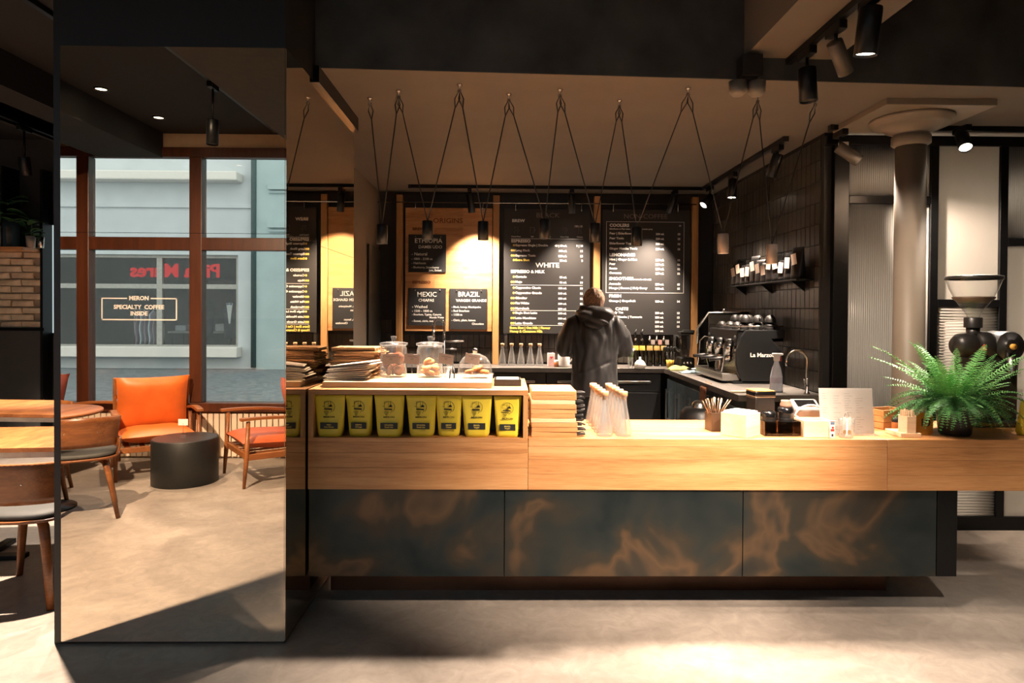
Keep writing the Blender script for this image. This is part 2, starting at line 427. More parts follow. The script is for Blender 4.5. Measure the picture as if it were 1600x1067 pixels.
# ---------------------------------------------------------------- tiled bar walls
TILE = mat('dark_glazed_tile', S(58, 54, 48), 0.28, var=0.5, scale=3.0)
def tiles_mesh(u0, u1, v0, v1, tw, th, fn, m, name, parent, seed=1):
    rnd = random.Random(seed); mb = MB()
    nu = int((u1-u0)/tw); nv = int((v1-v0)/th)
    for j in range(nv):
        for i in range(nu):
            a0 = u0+i*tw+0.0012; a1 = u0+(i+1)*tw-0.0012; c0 = v0+j*th+0.0012; c1 = v0+(j+1)*th-0.0012
            d = 0.009+rnd.uniform(-0.0015, 0.0015); t = rnd.uniform(-0.0012, 0.0012); e = 0.002
            P = [fn(a0, c0, 0), fn(a1, c0, 0), fn(a1, c1, 0), fn(a0, c1, 0),
                 fn(a0+e, c0+e, d-t), fn(a1-e, c0+e, d+t), fn(a1-e, c1-e, d+t), fn(a0+e, c1-e, d-t)]
            mb.add(P, [(4, 5, 6, 7), (0, 1, 5, 4), (1, 2, 6, 5), (2, 3, 7, 6), (3, 0, 4, 7)])
    o = mb.build(name, m, parent); o['kind'] = 'stuff'; return o
tiles_mesh(-1.30, XT, 0.97, 1.42, 0.062, 0.15, lambda u, v, d: (u, YB-d, v), TILE, 'wall_tiles', WB, 2)
WT = smb('wall_tiled', (XT, XT+0.1, YP+0.02, YB, 0, ZF), m=mat('dark_grout', S(24, 23, 22), 0.9))
tiles_mesh(YP+0.06, YB-0.02, 0.95, ZC-0.02, 0.075, 0.15, lambda u, v, d: (XT-d, u, v), TILE, 'wall_tiles', WT, 3)
# ---------------------------------------------------------------- glass partition on the right
win = sroot('window_1')
pz = lambda py: at(1500, py, Y=YP).z
pX = lambda px, py=500: at(px, py, Y=YP).x
xs = [XT, pX(1312), pX(1322), pX(1449), pX(1461), pX(1557), pX(1569), pX(1672), pX(1684), 4.5]
ztop0, ztop1 = pz(229), min(pz(214), ZC-0.01)
zb0, zb1 = 0.0, pz(806)
def bar(x0, x1, z0, z1): return MB().box(x0, x1, YP-0.025, YP+0.025, z0, z1).build('frame_bar', BLACKM, win, 0.003)
bar(XT, 4.5, ztop0, ztop1); bar(XT, 4.5, zb0+0.0, zb1)
for i in (0, 2, 4, 6): bar(xs[i+1]-(0 if i else 0.06), xs[i+2], zb1, ztop0)
def pane(x0, x1, z0, z1, kind):
    if kind == 'reed':
        nr = max(8, int((x1-x0)/0.015)); nu = nr*5
        f = lambda u, v: (x0+(x1-x0)*u, YP-0.004-0.0035*abs(math.sin(PI*nr*u)), z0+(z1-z0)*v)
        mb = MB().sheet(f, nu, 1, True, 0.004); mm_ = FROST
    elif kind == 'grid':
        nr = int((z1-z0)/0.02); nv = nr*4
        f = lambda u, v: (x0+(x1-x0)*u, YP-0.004-0.003*abs(math.sin(PI*nr*v)), z0+(z1-z0)*v)
        mb = MB().sheet(f, 1, nv, True, 0.004); mm_ = FROST2
    else:
        mb = MB().box(x0, x1, YP-0.004, YP+0.004, z0, z1); mm_ = FROST2
    return mb.build('pane', mm_, win)
cols = [(xs[2], xs[3]), (xs[4], xs[5]), (xs[6], xs[7]), (xs[8], 4.48)]
hz = [314, 474, 378, 474]
kinds = [('reed', 'reed'), ('flat', 'grid'), ('reed', 'flat'), ('flat', 'grid')]
for (x0, x1), h_, (ku, kl) in zip(cols, hz, kinds):
    zm = pz(h_); bar(x0, x1, zm-0.027, zm+0.027)
    pane(x0, x1, zm+0.027, ztop0, ku); pane(x0, x1, zb1, zm-0.027, kl)
MB().box(XT+0.09, XT+0.11, YP+0.03, YB-0.01, 0, ZC-0.05).build('room_wall', WHITE, win)
MB().box(XT+0.11, 4.49, YB-0.03, YB-0.01, 0, ZC-0.05).build('room_wall', WHITE, win)
t = thing('ceiling_lamp', 'flat white ceiling lamp in the room behind the glass partition', 'lamp', (3.4, 5.6, ZC-0.035))
MB().lathe([(0.26, 0.03), (0.26, 0.0), (0.24, -0.01)], seg=32).build('lamp_body', WHITE, t)
MB().lathe([(0.001, -0.013), (0.235, -0.013)], seg=32, cap=False).build('diffuser', LAMPON, t)
spot('lamp_light', t, (0, 0, -0.05), (0, 0, -1), 430, 170, 0.3, NEUT, 0.2)  # unseen lamp, added so the partition panes brighten from behind
# ---------------------------------------------------------------- column
cx, cy = at(1421, 400, Y=4.22).x, 4.22
col = struct(thing('column', 'x', 'x', (cx, cy, 0))); del col['label']; del col['category']
COLM = mat('painted_column', S(128, 117, 104), 0.5, var=0.1, scale=4)
MB().lathe([(0.12, 0), (0.12, 0.06), (0.098, 0.1), (0.094, 0.14), (0.088, 2.58)], seg=40).build('shaft', COLM, col)
MB().lathe([(0.088, 2.57), (0.098, 2.575), (0.112, 2.585), (0.112, 2.632), (0.100, 2.638), (0.105, 2.65), (0.15, 2.672), (0.175, 2.698), (0.215, 2.702), (0.22, 2.72), (0.24, 2.724), (0.24, 2.742)], seg=40).build('capital', COLM, col)
MB().box(-0.33, 0.33, -0.30, 0.34, 2.742, ZC+0.002).build('abacus', COLM, col, 0.004)
# ---------------------------------------------------------------- window wall behind the camera
def atm(px, py, V):       # a point seen in the front mirror, V = depth of its reflection
    p = at(px, py, Y=V); p.y = 2*YM-p.y; return p
VW = 2*YM-YW
zsill = atm(380, 632, VW).z; zhead = atm(300, 246, VW).z; ztr0 = atm(300, 391, VW).z; ztr1 = atm(300, 371, VW).z
WXL, WXR = -7.2, 0.3
smb('wall_front', (-8.1, 4.6, YW-0.2, YW-0.02, zhead+0.07, ZF), (-8.1, WXL, YW-0.2, YW-0.02, 0, zhead+0.07), (WXR, 4.6, YW-0.2, YW-0.02, 0, zhead+0.07),
    (WXL, WXR, YW-0.2, YW-0.02, -0.1, zsill-0.05), m=mat('cream_wall', S(205, 180, 150), 0.8, var=0.05))
w2 = sroot('window_2')
def wbar(x0, x1, z0, z1, y0=YW-0.09, y1=YW+0.02): return MB().box(x0, x1, y0, y1, z0, z1).build('frame_bar', REDWOOD, w2, 0.006)
wbar(WXL, WXR, zhead, zhead+0.10); wbar(WXL, WXR, zsill-0.07, zsill+0.02, YW-0.1, YW+0.05); wbar(WXL, WXR, ztr0, ztr1)
m1a, m1b = atm(122, 300, VW).x, atm(140, 300, VW).x; m2a, m2b = atm(297, 300, VW).x, atm(317, 300, VW).x
per = ((m2a+m2b)-(m1a+m1b))/2; mw = 0.125
ctr = [(m1a+m1b)/2+per*k for k in range(-2, 8)]
ctr = [c for c in ctr if WXL+0.2 < c < WXR-0.2]
for c in ctr: wbar(c-mw/2, c+mw/2, zsill+0.021, zhead-0.001, YW-0.095, YW+0.026)
ed = [WXL]+ctr+[WXR]
PANES = []
for i in range(len(ed)-1):
    a, b_ = ed[i]+(mw/2 if i else 0), ed[i+1]-(mw/2 if i < len(ed)-2 else 0)
    for z0, z1 in ((zsill+0.02, ztr0), (ztr1, zhead)):
        PANES.append(MB().box(a, b_, YW-0.05, YW-0.044, z0, z1).build('pane', GLASSW, w2))
smb('trim_1', *[(WXL+k*0.06+0.012, WXL+k*0.06+0.06, YW-0.02, YW+0.012, 0.02, zsill-0.09) for k in range(int((WXR-WXL)/0.06))],
    m=mat('cream_radiator_cover', S(226, 208, 184), 0.6, var=0.03))
# lettering on the glass, made to be read from the street
o = MB(); wp = lambda px, py: atm(px, py, VW+0.06)
A, B, D, E = wp(160, 465), wp(278, 465), wp(160, 500), wp(278, 500)
zt_, zb_ = A.z, D.z; x0_, x1_ = A.x, B.x; yy = YW-0.042
n0, n1_ = wp(200, 466).x, wp(237, 466).x; th = 0.012
for q in ((x0_, n0, zt_-th, zt_), (n1_, x1_, zt_-th, zt_), (x0_, x1_, zb_, zb_+th), (x0_, x0_+th, zb_, zt_), (x1_-th, x1_, zb_, zt_)): o.box(q[0], q[1], yy, yy+0.001, q[2], q[3])
o.build('window_lettering', PRINTW, w2)
xc_ = (n0+n1_)/2
text(w2, 'window_lettering', 'MERON', xc_, yy, zt_-0.005, 0.058, PRINTW, 'CENTER', 0.002)
text(w2, 'window_lettering', 'SPECIALTY  COFFEE', xc_, yy, wp(220, 480).z, 0.058, PRINTW, 'CENTER', 0.002)
text(w2, 'window_lettering', 'INSIDE', xc_, yy, wp(220, 490).z, 0.058, PRINTW, 'CENTER', 0.002)
# ---------------------------------------------------------------- street and the building opposite
VF = 17.7; YF = 2*YM-VF
smb('floor_street', (-30, 20, YF-3, YW-0.2, -0.16, -0.04), m=mat('wet_cobbles', S(120, 126, 130), 0.5, var=0.35, scale=9, bump=0.4))
fa = lambda px, py: atm(px, py, VF)
bld = thing('shop_building', 'pale blue grey shop building across the street, seen through the window', 'building', (0, YF, 0))
PALE = mat('pale_render', S(206, 212, 216), 0.9, var=0.05, scale=2); TEAL = mat('teal_render', S(178, 196, 198), 0.9, var=0.05, scale=2)
sx0, sx1 = fa(40, 400).x, fa(372, 400).x; sz0, sz1 = fa(300, 545).z, fa(300, 398).z
xr = fa(402, 400).x
mb = MB(); mb.box(-26, sx0, -0.4, 0, -0.1, 9); mb.box(sx1, xr, -0.4, 0, -0.1, 9); mb.box(sx0, sx1, -0.4, 0, sz1, 9); mb.box(sx0, sx1, -0.4, 0, -0.1, sz0)
mb.build('facade_wall', PALE, bld)
MB().box(xr, 12, -0.4, 0.12, -0.1, 9).build('neighbour_wall', TEAL, bld)
MB().box(sx0-0.2, fa(378, 400).x, 0, 0.35, fa(300, 557).z, fa(300, 541).z).build('window_ledge', WHITE, bld, 0.02)
zc0, zc1 = fa(200, 285).z, fa(200, 271).z
MB().box(-26, fa(380, 270).x, 0, 0.45, zc0, zc1).build('cornice', WHITE, bld, 0.03)
MB().box(-26, fa(395, 270).x, 0, 0.06, fa(300, 325).z, fa(300, 319).z).build('string_course', PALE, bld, 0.01)
mb = MB()
for y0, y1, d in ((287, 298, 0.12), (300, 303, 0.06), (349, 357, 0.12), (360, 363, 0.06)): mb.box(xr+0.35, 12, 0.12, 0.12+d, fa(420, y1).z, fa(420, y0).z)
mb.build('moulding', TEAL, bld)
MB().tube([(xr-0.05, 0.12, 0), (xr-0.05, 0.12, 8.5)], 0.07, 10).build('drainpipe', mat('dark_green_pipe', S(72, 92, 92), 0.6), bld)
SHF = mat('shop_frame', S(178, 176, 170), 0.6)
vx = fa(246, 450).x; hz_ = fa(246, 447).z
for k, q in enumerate(((sx0, sx1, hz_-0.06, hz_+0.06), (vx-0.07, vx+0.07, sz0, sz1), (sx0, sx1, sz0, sz0+0.1), (sx0, sx1, sz1-0.08, sz1), (sx1-0.08, sx1, sz0, sz1))):
    MB().box(q[0], q[1], -0.2-0.004*k, -0.1+0.004*k, q[2], q[3]).build('shop_window_frame', SHF, bld)
for a, b_ in ((sx0, vx), (vx, sx1)):
    for z0, z1 in ((sz0, hz_), (hz_, sz1)): MB().box(a, b_, -0.16, -0.15, z0, z1).build('shop_pane', GLASSW, bld)
SHI = mat('shop_interior', S(60, 62, 64), 0.9)
mb = MB(); mb.box(sx0-0.5, sx1+0.5, -3.0, -2.9, 0, 5); mb.box(sx0-0.6, sx0-0.5, -3, -0.4, 0, 5); mb.box(sx1+0.5, sx1+0.6, -3, -0.4, 0, 5); mb.box(sx0-0.6, sx1+0.6, -3, -0.4, 4.3, 4.4); mb.box(sx0-0.6, sx1+0.6, -3, -0.4, -0.1, 0)
mb.build('shop_room', SHI, bld)
REDSIGN = emis('red_sign_letters', (0.9, 0.02, 0.03, 1), 0.55)
text(bld, 'sign_lettering', 'Piela Mures', (fa(186, 420).x+fa(332, 420).x)/2, -0.5, fa(260, 422).z, 0.50, REDSIGN, 'CENTER', 0.012, rot=(PI/2, 0, PI), sx=(fa(332, 420).x-fa(186, 420).x)/2.35, depth=0.02)
def suit(px, py, bow=False):
    p = fa(px, py); g = thing('tailor_dummy', 'dark suit with white shirt and bow tie on a dummy in the shop window' if bow else 'dark suit with white shirt and long blue tie on a shop window dummy', 'mannequin', (p.x, YF-1.0, 0), 0, 'suit dummies in the shop window')
    z = p.z
    MB().loft([[(rx*math.cos(a), ry*math.sin(a), zz) for a in [2*PI*i/16 for i in range(16)]] for rx, ry, zz in ((0.20, 0.13, z-0.85), (0.21, 0.14, z-0.5), (0.24, 0.15, z-0.2), (0.25, 0.14, z-0.02), (0.19, 0.11, z+0.1), (0.07, 0.07, z+0.16))]).build('jacket', mat('navy_suit', S(34, 38, 46), 0.8), g)
    MB().prism([(-0.09, z+0.12), (0.09, z+0.12), (0.02, z-0.45), (-0.02, z-0.45)], 0.13, 0.16, 'xz').build('shirt_front', WHITE, g, 0.01)
    MB().prism([(-0.07, z+0.12), (0, z+0.10), (0.07, z+0.12), (0.07, z+0.06), (0, z+0.08), (-0.07, z+0.06)] if bow else [(-0.02, z+0.1), (0.02, z+0.1), (0.03, z-0.3), (0, z-0.36), (-0.03, z-0.3)], 0.16, 0.17, 'xz').build('bow_tie' if bow else 'tie', mat('blue_tie', S(60, 80, 110), 0.6), g)
    MB().cyl(0.03, 0.03, z-0.84).lathe([(0.2, 0), (0.2, 0.03), (0.03, 0.06)]).build('stand', BLACKM, g)
suit(295, 478); suit(338, 480, True)
p = fa(205, 500); g = thing('clothes_rail', 'pale shirts hung on a low rail in the shop window opposite', 'clothes rail', (p.x, YF-0.9, 0))
MB().tube([(-0.4, 0, 0), (-0.4, 0, 1.5), (0.4, 0, 1.5), (0.4, 0, 0)], 0.02, 8).build('rail', STEEL, g)
for k in range(5): MB().sheet(lambda u, v, k=k: (-0.25+0.12*k+0.02*math.sin(9*v), -0.22+0.44*u, 0.55+0.93*v-0.25*abs(u-0.5)*v), 8, 8, True, 0.02).build('shirt', mat('pale_shirt_%d' % (k % 2), S(200, 204, 214) if k % 2 else S(150, 130, 140), 0.9), g)
p = fa(265, 520); g = thing('display_table', 'dark display table with folded goods in the shop window opposite', 'table', (p.x, YF-2.1, 0))
MB().box(-0.9, 0.9, -0.4, 0.4, 0.82, 0.88).build('tabletop', SHF, g, 0.01)
for sx in (-1, 1):
    for sy in (-1, 1): MB().box(sx*0.82-0.04, sx*0.82+0.04, sy*0.33-0.04, sy*0.33+0.04, 0, 0.82).build('leg', SHI, g)
for k, (dx, cc) in enumerate(((-0.6, S(196, 200, 206)), (-0.15, S(190, 150, 160)), (0.15, S(120, 130, 150)), (0.55, S(210, 210, 212)))):
    s_ = MB().box(-0.16, 0.16, -0.2, 0.2, 0, 0.16+0.05*(k % 2)).build('folded_shirts', mat('folded_%d' % k, cc, 0.9), None, 0.03, (p.x+dx, YF-2.05, 0.8805))
    tag(s_, ('pale grey', 'dusty pink', 'slate blue', 'white')[k]+' folded shirts on the display table in the shop opposite', 'shirts')
p = fa(352, 520); g = thing('club_chair', 'brown leather club chair in the shop window opposite', 'armchair', (p.x, YF-1.95, 0))
BRL = mat('brown_leather', S(96, 54, 44), 0.5)
MB().box(-0.4, 0.4, -0.35, 0.35, 0.25, 0.55).build('seat', BRL, g, 0.05); MB().box(-0.4, 0.4, -0.45, -0.25, 0.3, 1.1).build('backrest', BRL, g, 0.06)
for s_ in (-1, 1): MB().box(s_*0.45-0.08, s_*0.45+0.08, -0.4, 0.35, 0.05, 0.75).build('armrest', BRL, g, 0.05)
# ---------------------------------------------------------------- lamps
LAMPOFF = mat('lamp_lens_dim', S(60, 56, 50), 0.3)
def track(name, label, p0, p1):
    p0, p1 = Vector(p0), Vector(p1); d = p1-p0; n = d.normalized(); s_ = Vector((-n.y, n.x, 0))*0.018
    poly = [(p0+s_), (p1+s_), (p1-s_), (p0-s_)]
    t = thing(name, label, 'lighting track', p0)
    MB().prism([((q-p0).x, (q-p0).y) for q in poly], -0.034, 0.0, 'xy').build('rail', BLACKM, t, 0.003)
    for e, sg in ((Vector((0, 0, 0)), 1), (d, -1)):
        M = Matrix.Translation(e) @ Matrix.Rotation(math.atan2(n.y, n.x), 4, 'Z')
        MB().box(-0.012, 0.012, -0.021, 0.021, -0.037, 0.0, M).build('end_cap', BLACK, t, 0.002)
    return t
SPOTG = 'cylinder spotlights on the tracks'
def trackspot(label, top, drop, aim, r=0.045, L=0.17, power=80, ang=40, blend=0.6, on=True, col=WARM, light=True, grey=False):
    """spotlight hung from a track at 'top': adapter, stem, tilting can with its lens and lamp"""
    t = thing('track_spotlight', label, 'spotlight', top)
    MB().box(-0.02, 0.02, -0.07, 0.07, -0.045, -0.004).build('adapter', BLACKM, t, 0.004)
    MB().tube([(0, 0, -0.04), (0, 0, -drop)], 0.009, 8).build('stem', BLACKM, t)
    a = Vector(aim).normalized(); q = a.to_track_quat('-Z', 'Y')
    M = Matrix.Translation((0, 0, -drop-0.01)) @ q.to_matrix().to_4x4()
    MB().lathe([(0.001, 0.02), (r*0.96, 0.02), (r, 0.015), (r, -L), (r*0.93, -L), (r*0.93, -L+0.02)], seg=28, M=M, cap=False).build('can', mat('spot_grey', S(70, 64, 56), 0.5) if grey else BLACKM, t)
    MB().lathe([(0.001, -L+0.012), (r*0.92, -L+0.012)], seg=24, M=M, cap=False).build('lens', LAMPON if on else LAMPOFF, t)
    if light: spot('spot_beam', t, (M @ Vector((0, 0, -L-0.004))), a, power, ang, blend, col, r*0.6)
    return t
ZS = 2.90
track('lighting_track', 'black lighting track along the tan soffit in front of the bar', (1.55, 0.3, ZS), (1.55, at(1228, 96, Z=ZS).y, ZS))
p = at(1360, 20, X=1.55)
trackspot('lit black cylinder spotlight hanging upright from the soffit track', (1.55, p.y, ZS-0.034), ZS-0.034-at(1361, 16, Y=p.y).z, (-0.05, 0.12, -1), 0.047, 0.175, 120, 62, 0.75)
p = at(1306, 60, X=1.55)
trackspot('dark cylinder spotlight tilted outward on the soffit track', (1.55, p.y, ZS-0.034), ZS-0.034-at(1300, 68, Y=p.y).z, (0.75, 0.55, -1.0), 0.036, 0.145, 110, 70, 1.0, on=False, grey=True)
p = at(1261, 100, X=1.55)
trackspot('dark cylinder spotlight beside the twin emergency lamp on the beam', (1.55, p.y, ZS-0.034), ZS-0.034-at(1261, 110, Y=p.y).z, (0.05, -0.02, -1), 0.045, 0.15, 60, 60, on=False)
trackspot('cylinder spotlight on the soffit track aimed at the bar front', (1.55, 1.55, ZS-0.034), 0.06, (-0.36, 0.98, -1), 0.045, 0.17, 560, 50, 0.9, col=WARM)
trackspot('cylinder spotlight on the soffit track aimed at the floor', (1.55, 1.05, ZS-0.034), 0.06, (0.42, 0.42, -1), 0.045, 0.17, 330, 60, 1.0, col=NEUT)
# front-left ceiling, seen in the mirror
ZT = ZF-0.001
track('lighting_track', 'black lighting track on the dark ceiling above the lounge chairs', (-2.25, YW+0.2, ZT), (-2.25, 2.9, ZT))
p = atm(341, 190, 5.25)
trackspot('black cylinder spotlight hanging above the lounge chairs', (-2.25, p.y, ZT-0.034), ZT-0.034-atm(341, 190, 5.25).z, (0.0, 0.05, -1), 0.045, 0.17, 60, 58, 0.5, on=False)
def downlight(label, x, y, z, power, ang, aim=(0, 0, -1), col=WARM):
    t = thing('ceiling_downlight', label, 'downlight', (x, y, z))
    MB().lathe([(0.06, 0.0), (0.06, -0.012), (0.045, -0.014), (0.043, -0.004)], seg=28, cap=False).build('ring', BLACKM, t)
    MB().lathe([(0.001, -0.006), (0.043, -0.006)], seg=24, cap=False).build('lens', LAMPON, t)
    spot('downlight_beam', t, (0, 0, -0.02), aim, power, ang, 0.45, col, 0.03)
    return t
p = atm(158, 145, 5.5)
downlight('small lit downlight in the dark ceiling above the round table', p.x, p.y, ZF-0.001, 130, 75, (-0.05, -0.05, -1))
downlight('small lit downlight in the dark ceiling above the orange armchair', -3.2, -0.2, ZF-0.001, 170, 60, (0.05, 0.12, -1))
track('lighting_track', 'black lighting track on the ceiling over the left dining tables', (-2.72, 3.2, ZT), (-2.72, 6.8, ZT))
downlight('small lit downlight in the dark ceiling beside the mirror pillar', -2.45, 3.56, ZF-0.001, 1250, 128, (-0.12, -0.5, -1))
trackspot('cylinder spotlight on the left ceiling track aimed at the dining tables', (-2.72, 4.9, ZT-0.034), 0.08, (-0.1, -0.25, -1), 0.045, 0.17, 260, 60, 0.4, col=NEUT)
LX = at(38, 265, Y=5.6)
track('lighting_track', 'black lighting track above the plant shelf', (LX.x, 4.9, 3.05+0.0), (LX.x, 7.1, 3.05))
trackspot('lit black cylinder spotlight above the plant shelf', (LX.x, 5.6, 3.05-0.034), 3.05-0.034-at(38, 247, Y=5.6).z, (-0.02, 0.22, -1), 0.042, 0.13, 700, 62, 0.7)
smb('ceiling_soffit', (LX.x-0.2, LX.x+0.2, 4.6, YB, 3.05, ZF), m=DARKCEIL)
# tracks over the bar
track('lighting_track', 'black lighting track in front of the menu boards', (at(640, 305, Y=6.78).x, 6.78, ZC), (2.02, 6.78, ZC))
track('lighting_track', 'black lighting track along the tiled wall', (2.02, 4.80, ZC), (2.02, 6.74, ZC))
def bspot(label, px, py, aim, **kw):
    p = at(px, 310, Y=6.78)
    return trackspot(label, (p.x, 6.78, ZC-0.034), 0.06, aim, 0.036, 0.17, **kw)
bspot('black cylinder spotlight above the wooden origins board', 734, 345, (0.12, 0.22, -1), power=330, ang=96, blend=1.0, on=False)
bspot('black cylinder spotlight above the black coffee menu', 893, 347, (0.04, 0.20, -1), power=150, ang=90, blend=1.0)
bspot('black cylinder spotlight above the non-coffee menu', 1054, 340, (-0.28, 0.22, -1), power=300, ang=80, blend=1.0, on=False)
p = at(1084, 318, Y=6.7)
trackspot('lit cylinder spotlight by the last oak post', (2.02, 6.55, ZC-0.034), 0.10, (-0.75, -0.35, -0.8), 0.04, 0.12, 260, 75)
p = at(1215, 240, X=2.02)
trackspot('cylinder spotlight above the espresso machine', (2.02, p.y, ZC-0.034), 0.07, (-0.25, 0.25, -1), 0.04, 0.15, 330, 70)
trackspot('cylinder spotlight above the espresso counter tap', (2.02, 5.9, ZC-0.034), 0.07, (-0.1, -0.15, -1), 0.04, 0.15, 200, 70)
track('lighting_track', 'short black lighting track above the glass partition', (2.20, YP-0.17, ZC), (3.6, YP-0.17, ZC))
p = at(1313, 225, Y=YP-0.17)
trackspot('dark cylinder spotlight tilted towards the coffee grinder', (p.x, YP-0.17, ZC-0.034), 0.11, (0.75, -0.22, -0.62), 0.04, 0.15, 330, 75, on=False, grey=True)
trackspot('cylinder spotlight above the potted fern', (3.0, YP-0.30, ZC-0.034), 0.05, (-0.25, -0.75, -1), 0.04, 0.13, 360, 60, col=NEUT)
MB().box(-0.03, 0.03, -0.015, 0.015, -0.03, 0.0).build('sensor_box', WHITE, None, 0.003, at(1318, 222, Y=YP-0.06))
tag(bpy.data.objects['sensor_box'], 'small white sensor at the top of the glass partition', 'sensor')
# pendants on crossing cables
hooks = [at(px, py, Z=ZC) for px, py in ((578, 153), (623, 142), (718, 132), (795, 147), (875, 140), (968, 157), (1075, 138), (1184, 149), (1274, 154))]
lamps = [(597, 351, 381), (668, 345, 374), (755, 346, 375), (851, 343, 373), (930, 349, 378), (995, 355, 384), (1130, 365, 396), (1206, 382, 412)]
over = ['beside the left wall switch', 'over the kraft bags in front of the Ethiopia chalkboard', 'over the glass dome in front of the origins board', 'over the stacked serving boards', 'in front of the oak post right of the black menu',
        'in front of the non-coffee menu', 'over the straw holder, left of the coffee bag shelf', 'over the black cups, in front of the coffee bag shelf']
for i, (px, y0, y1) in enumerate(lamps):
    h0, h1 = hooks[i], hooks[i+1]
    Y = (h0.y+h1.y)/2-0.12
    tp, bt = at(px, y0, Y=Y), at(px, y1, Y=Y)
    L = tp.z-bt.z; r = 8.4*Y/F
    t = thing('pendant_lamp', ('grey' if i > 5 else 'black')+' cylinder pendant lamp '+over[i], 'pendant lamp', tp)
    PM = mat('pendant_grey', S(150, 138, 130), 0.4, 0.4) if i > 5 else BLACKM
    MB().lathe([(0.001, 0.0), (r*0.95, 0.0), (r, -0.004), (r, -L), (r*0.92, -L), (r*0.92, -L+0.015)], seg=28, cap=False).build('shade', PM, t)
    MB().lathe([(0.001, -L+0.006), (r*0.91, -L+0.006)], seg=24, cap=False).build('lens', LAMPON, t)
    for h in (h0, h1):
        q = h-tp-Vector((0, 0, 0.03))
        k = q*0.86
        pts = [(0, 0, -0.005), tuple(k)]
        w_ = Vector((0.014, 0, 0))
        MB().tube([(0, 0, -0.004), tuple(q*0.5), tuple(k), tuple(k.lerp(q, 0.5)+w_), tuple(q), tuple(k.lerp(q, 0.5)-w_), tuple(k)], 0.0032, 6).build('cable', BLACK, t)
    hs = [h0] if i < 7 else [h0, h1]
    for h in hs:
        c = h-tp
        MB().lathe([(0.001, 0.0), (0.016, 0.0), (0.014, -0.005), (0.004, -0.008), (0.003, -0.03)], tuple(c), 14, cap=False).tube([(c.x+0.009*math.sin(a), c.y, c.z-0.035-0.009*math.cos(a)) for a in [0.3*k for k in range(-10, 11)]], 0.0025, 6).build('ceiling_hook', STEEL, t)
    spot('pendant_beam', t, (0, 0, -L-0.003), (0, -0.16, -1), 82, 78, 0.7, WARM, r*0.8)
# emergency lamp on the beam
p = at(1172, 120, Y=bY(1.3)-0.06); t = thing('emergency_lamp', 'black box with twin round emergency lamps under the beam', 'emergency light', (p.x, p.y, 0))
z = lambda py: at(1172, py, Y=bY(1.3)-0.06).z
hw = 0.055
MB().box(-hw, hw, -0.04, 0.055, z(122), z(88)).build('box', BLACK, t, 0.004)
for sx in (-1, 1): MB().lathe([(0.001, 0), (0.028, 0), (0.045, 0.02), (0.048, 0.075), (0.001, 0.078)], (sx*0.05-0.015, 0.0, z(150)), 20, cap=False).build('lamp_head', mat('grey_plastic', S(110, 106, 96), 0.5), t)
MB().box(-0.03, 0.03, -0.02, 0.02, z(127), z(121)).build('bracket', BLACK, t)
# ---------------------------------------------------------------- bar counter
YC = 3.38
cz = lambda py: at(1150, py, Y=YC).z
ZTOP, ZFAS, ZSTL = cz(686), cz(766), cz(902)
XD = at(825, 720, Y=YC).x; X0 = XR+0.012; XE = 3.05; XS = at(1498, 830, Y=YC).x
YK = YC+0.60
bar_ = thing('bar_counter', 'long oak topped bar counter with blued steel front panels', 'counter', (0, YC, 0))
YL = lambda y: y-YC
# worktop boards
xj = at(1387, 700, Y=YC).x
for a, b_ in ((XD+0.001, xj-0.0008), (xj+0.0008, XE)):
    MB().box(a, b_, 0, 0.6, ZTOP-0.04, ZTOP).build('worktop_board', OAK, bar_, 0.002)
    zz = [ZFAS, ZFAS+(ZTOP-0.04-ZFAS)*0.36, ZFAS+(ZTOP-0.04-ZFAS)*0.7, ZTOP-0.0404]
    for k in range(3): MB().box(a, b_, 0.0, 0.03, zz[k]+0.0004, zz[k+1]-0.0002).build('fascia_board', OAK, bar_, 0.0008, seg=1)
MB().box(X0+0.002, XS-0.01, 0.05, 0.58, ZSTL+0.01, ZFAS-0.001).build('carcass', BLACK, bar_)
MB().box(XD+0.01, XE-0.01, 0.03, 0.58, ZFAS+0.002, ZTOP-0.041).build('top_carcass', OAK, bar_)
px_ = [X0, at(788, 830, Y=YC).x, at(1162, 830, Y=YC).x, at(1466, 830, Y=YC).x]
for k in range(3): MB().box(px_[k]+0.002, px_[k+1]-0.002, 0.012, 0.05, ZSTL, ZFAS-0.002).build('steel_panel', BLUED, bar_, 0.001, seg=1)
MB().box(px_[3]+0.003, XS, 0.012, 0.58, ZSTL, ZFAS-0.002).build('end_panel', BLACKM, bar_, 0.001, seg=1)
MB().box(X0+0.05, XS-0.22, 0.26, 0.52, 0, ZSTL+0.012).build('plinth', mat('copper_plinth', S(88, 62, 48), 0.35, 0.6, var=0.4, scale=2), bar_)
# display cabinet with the niche for coffee bags
zn0, zn1 = at(650, 684, Y=YC).z, at(650, 617, Y=YC).z; ZD = at(650, 609, Y=YC).z
dis = thing('display_cabinet', 'oak display cabinet with a niche of yellow coffee bags', 'display cabinet', (0, YC, 0))
hh = (zn0-ZFAS)
bz = [ZFAS, ZFAS+hh*0.42, ZFAS+hh*0.71, zn0-0.022]
for k in range(3): MB().box(X0, XD-0.0006, 0.0, 0.03, bz[k]+0.0004, bz[k+1]-0.0004).build('front_board', OAK, dis, 0.0008, seg=1)
MB().box(X0, XD-0.0006, 0.0, 0.6, zn0-0.022, zn0).build('niche_shelf', OAK, dis, 0.001, seg=1)
MB().box(X0, XD+0.0, 0.0, 0.6, zn1, ZD).build('top_board', OAK, dis, 0.0015)
MB().box(X0, X0+0.026, 0.001, 0.6, zn0, zn1).build('side_panel', OAKV, dis, 0.001, seg=1)
MB().box(XD-0.026, XD-0.001, 0.001, 0.6, zn0, zn1).build('side_panel', OAKV, dis, 0.001, seg=1)
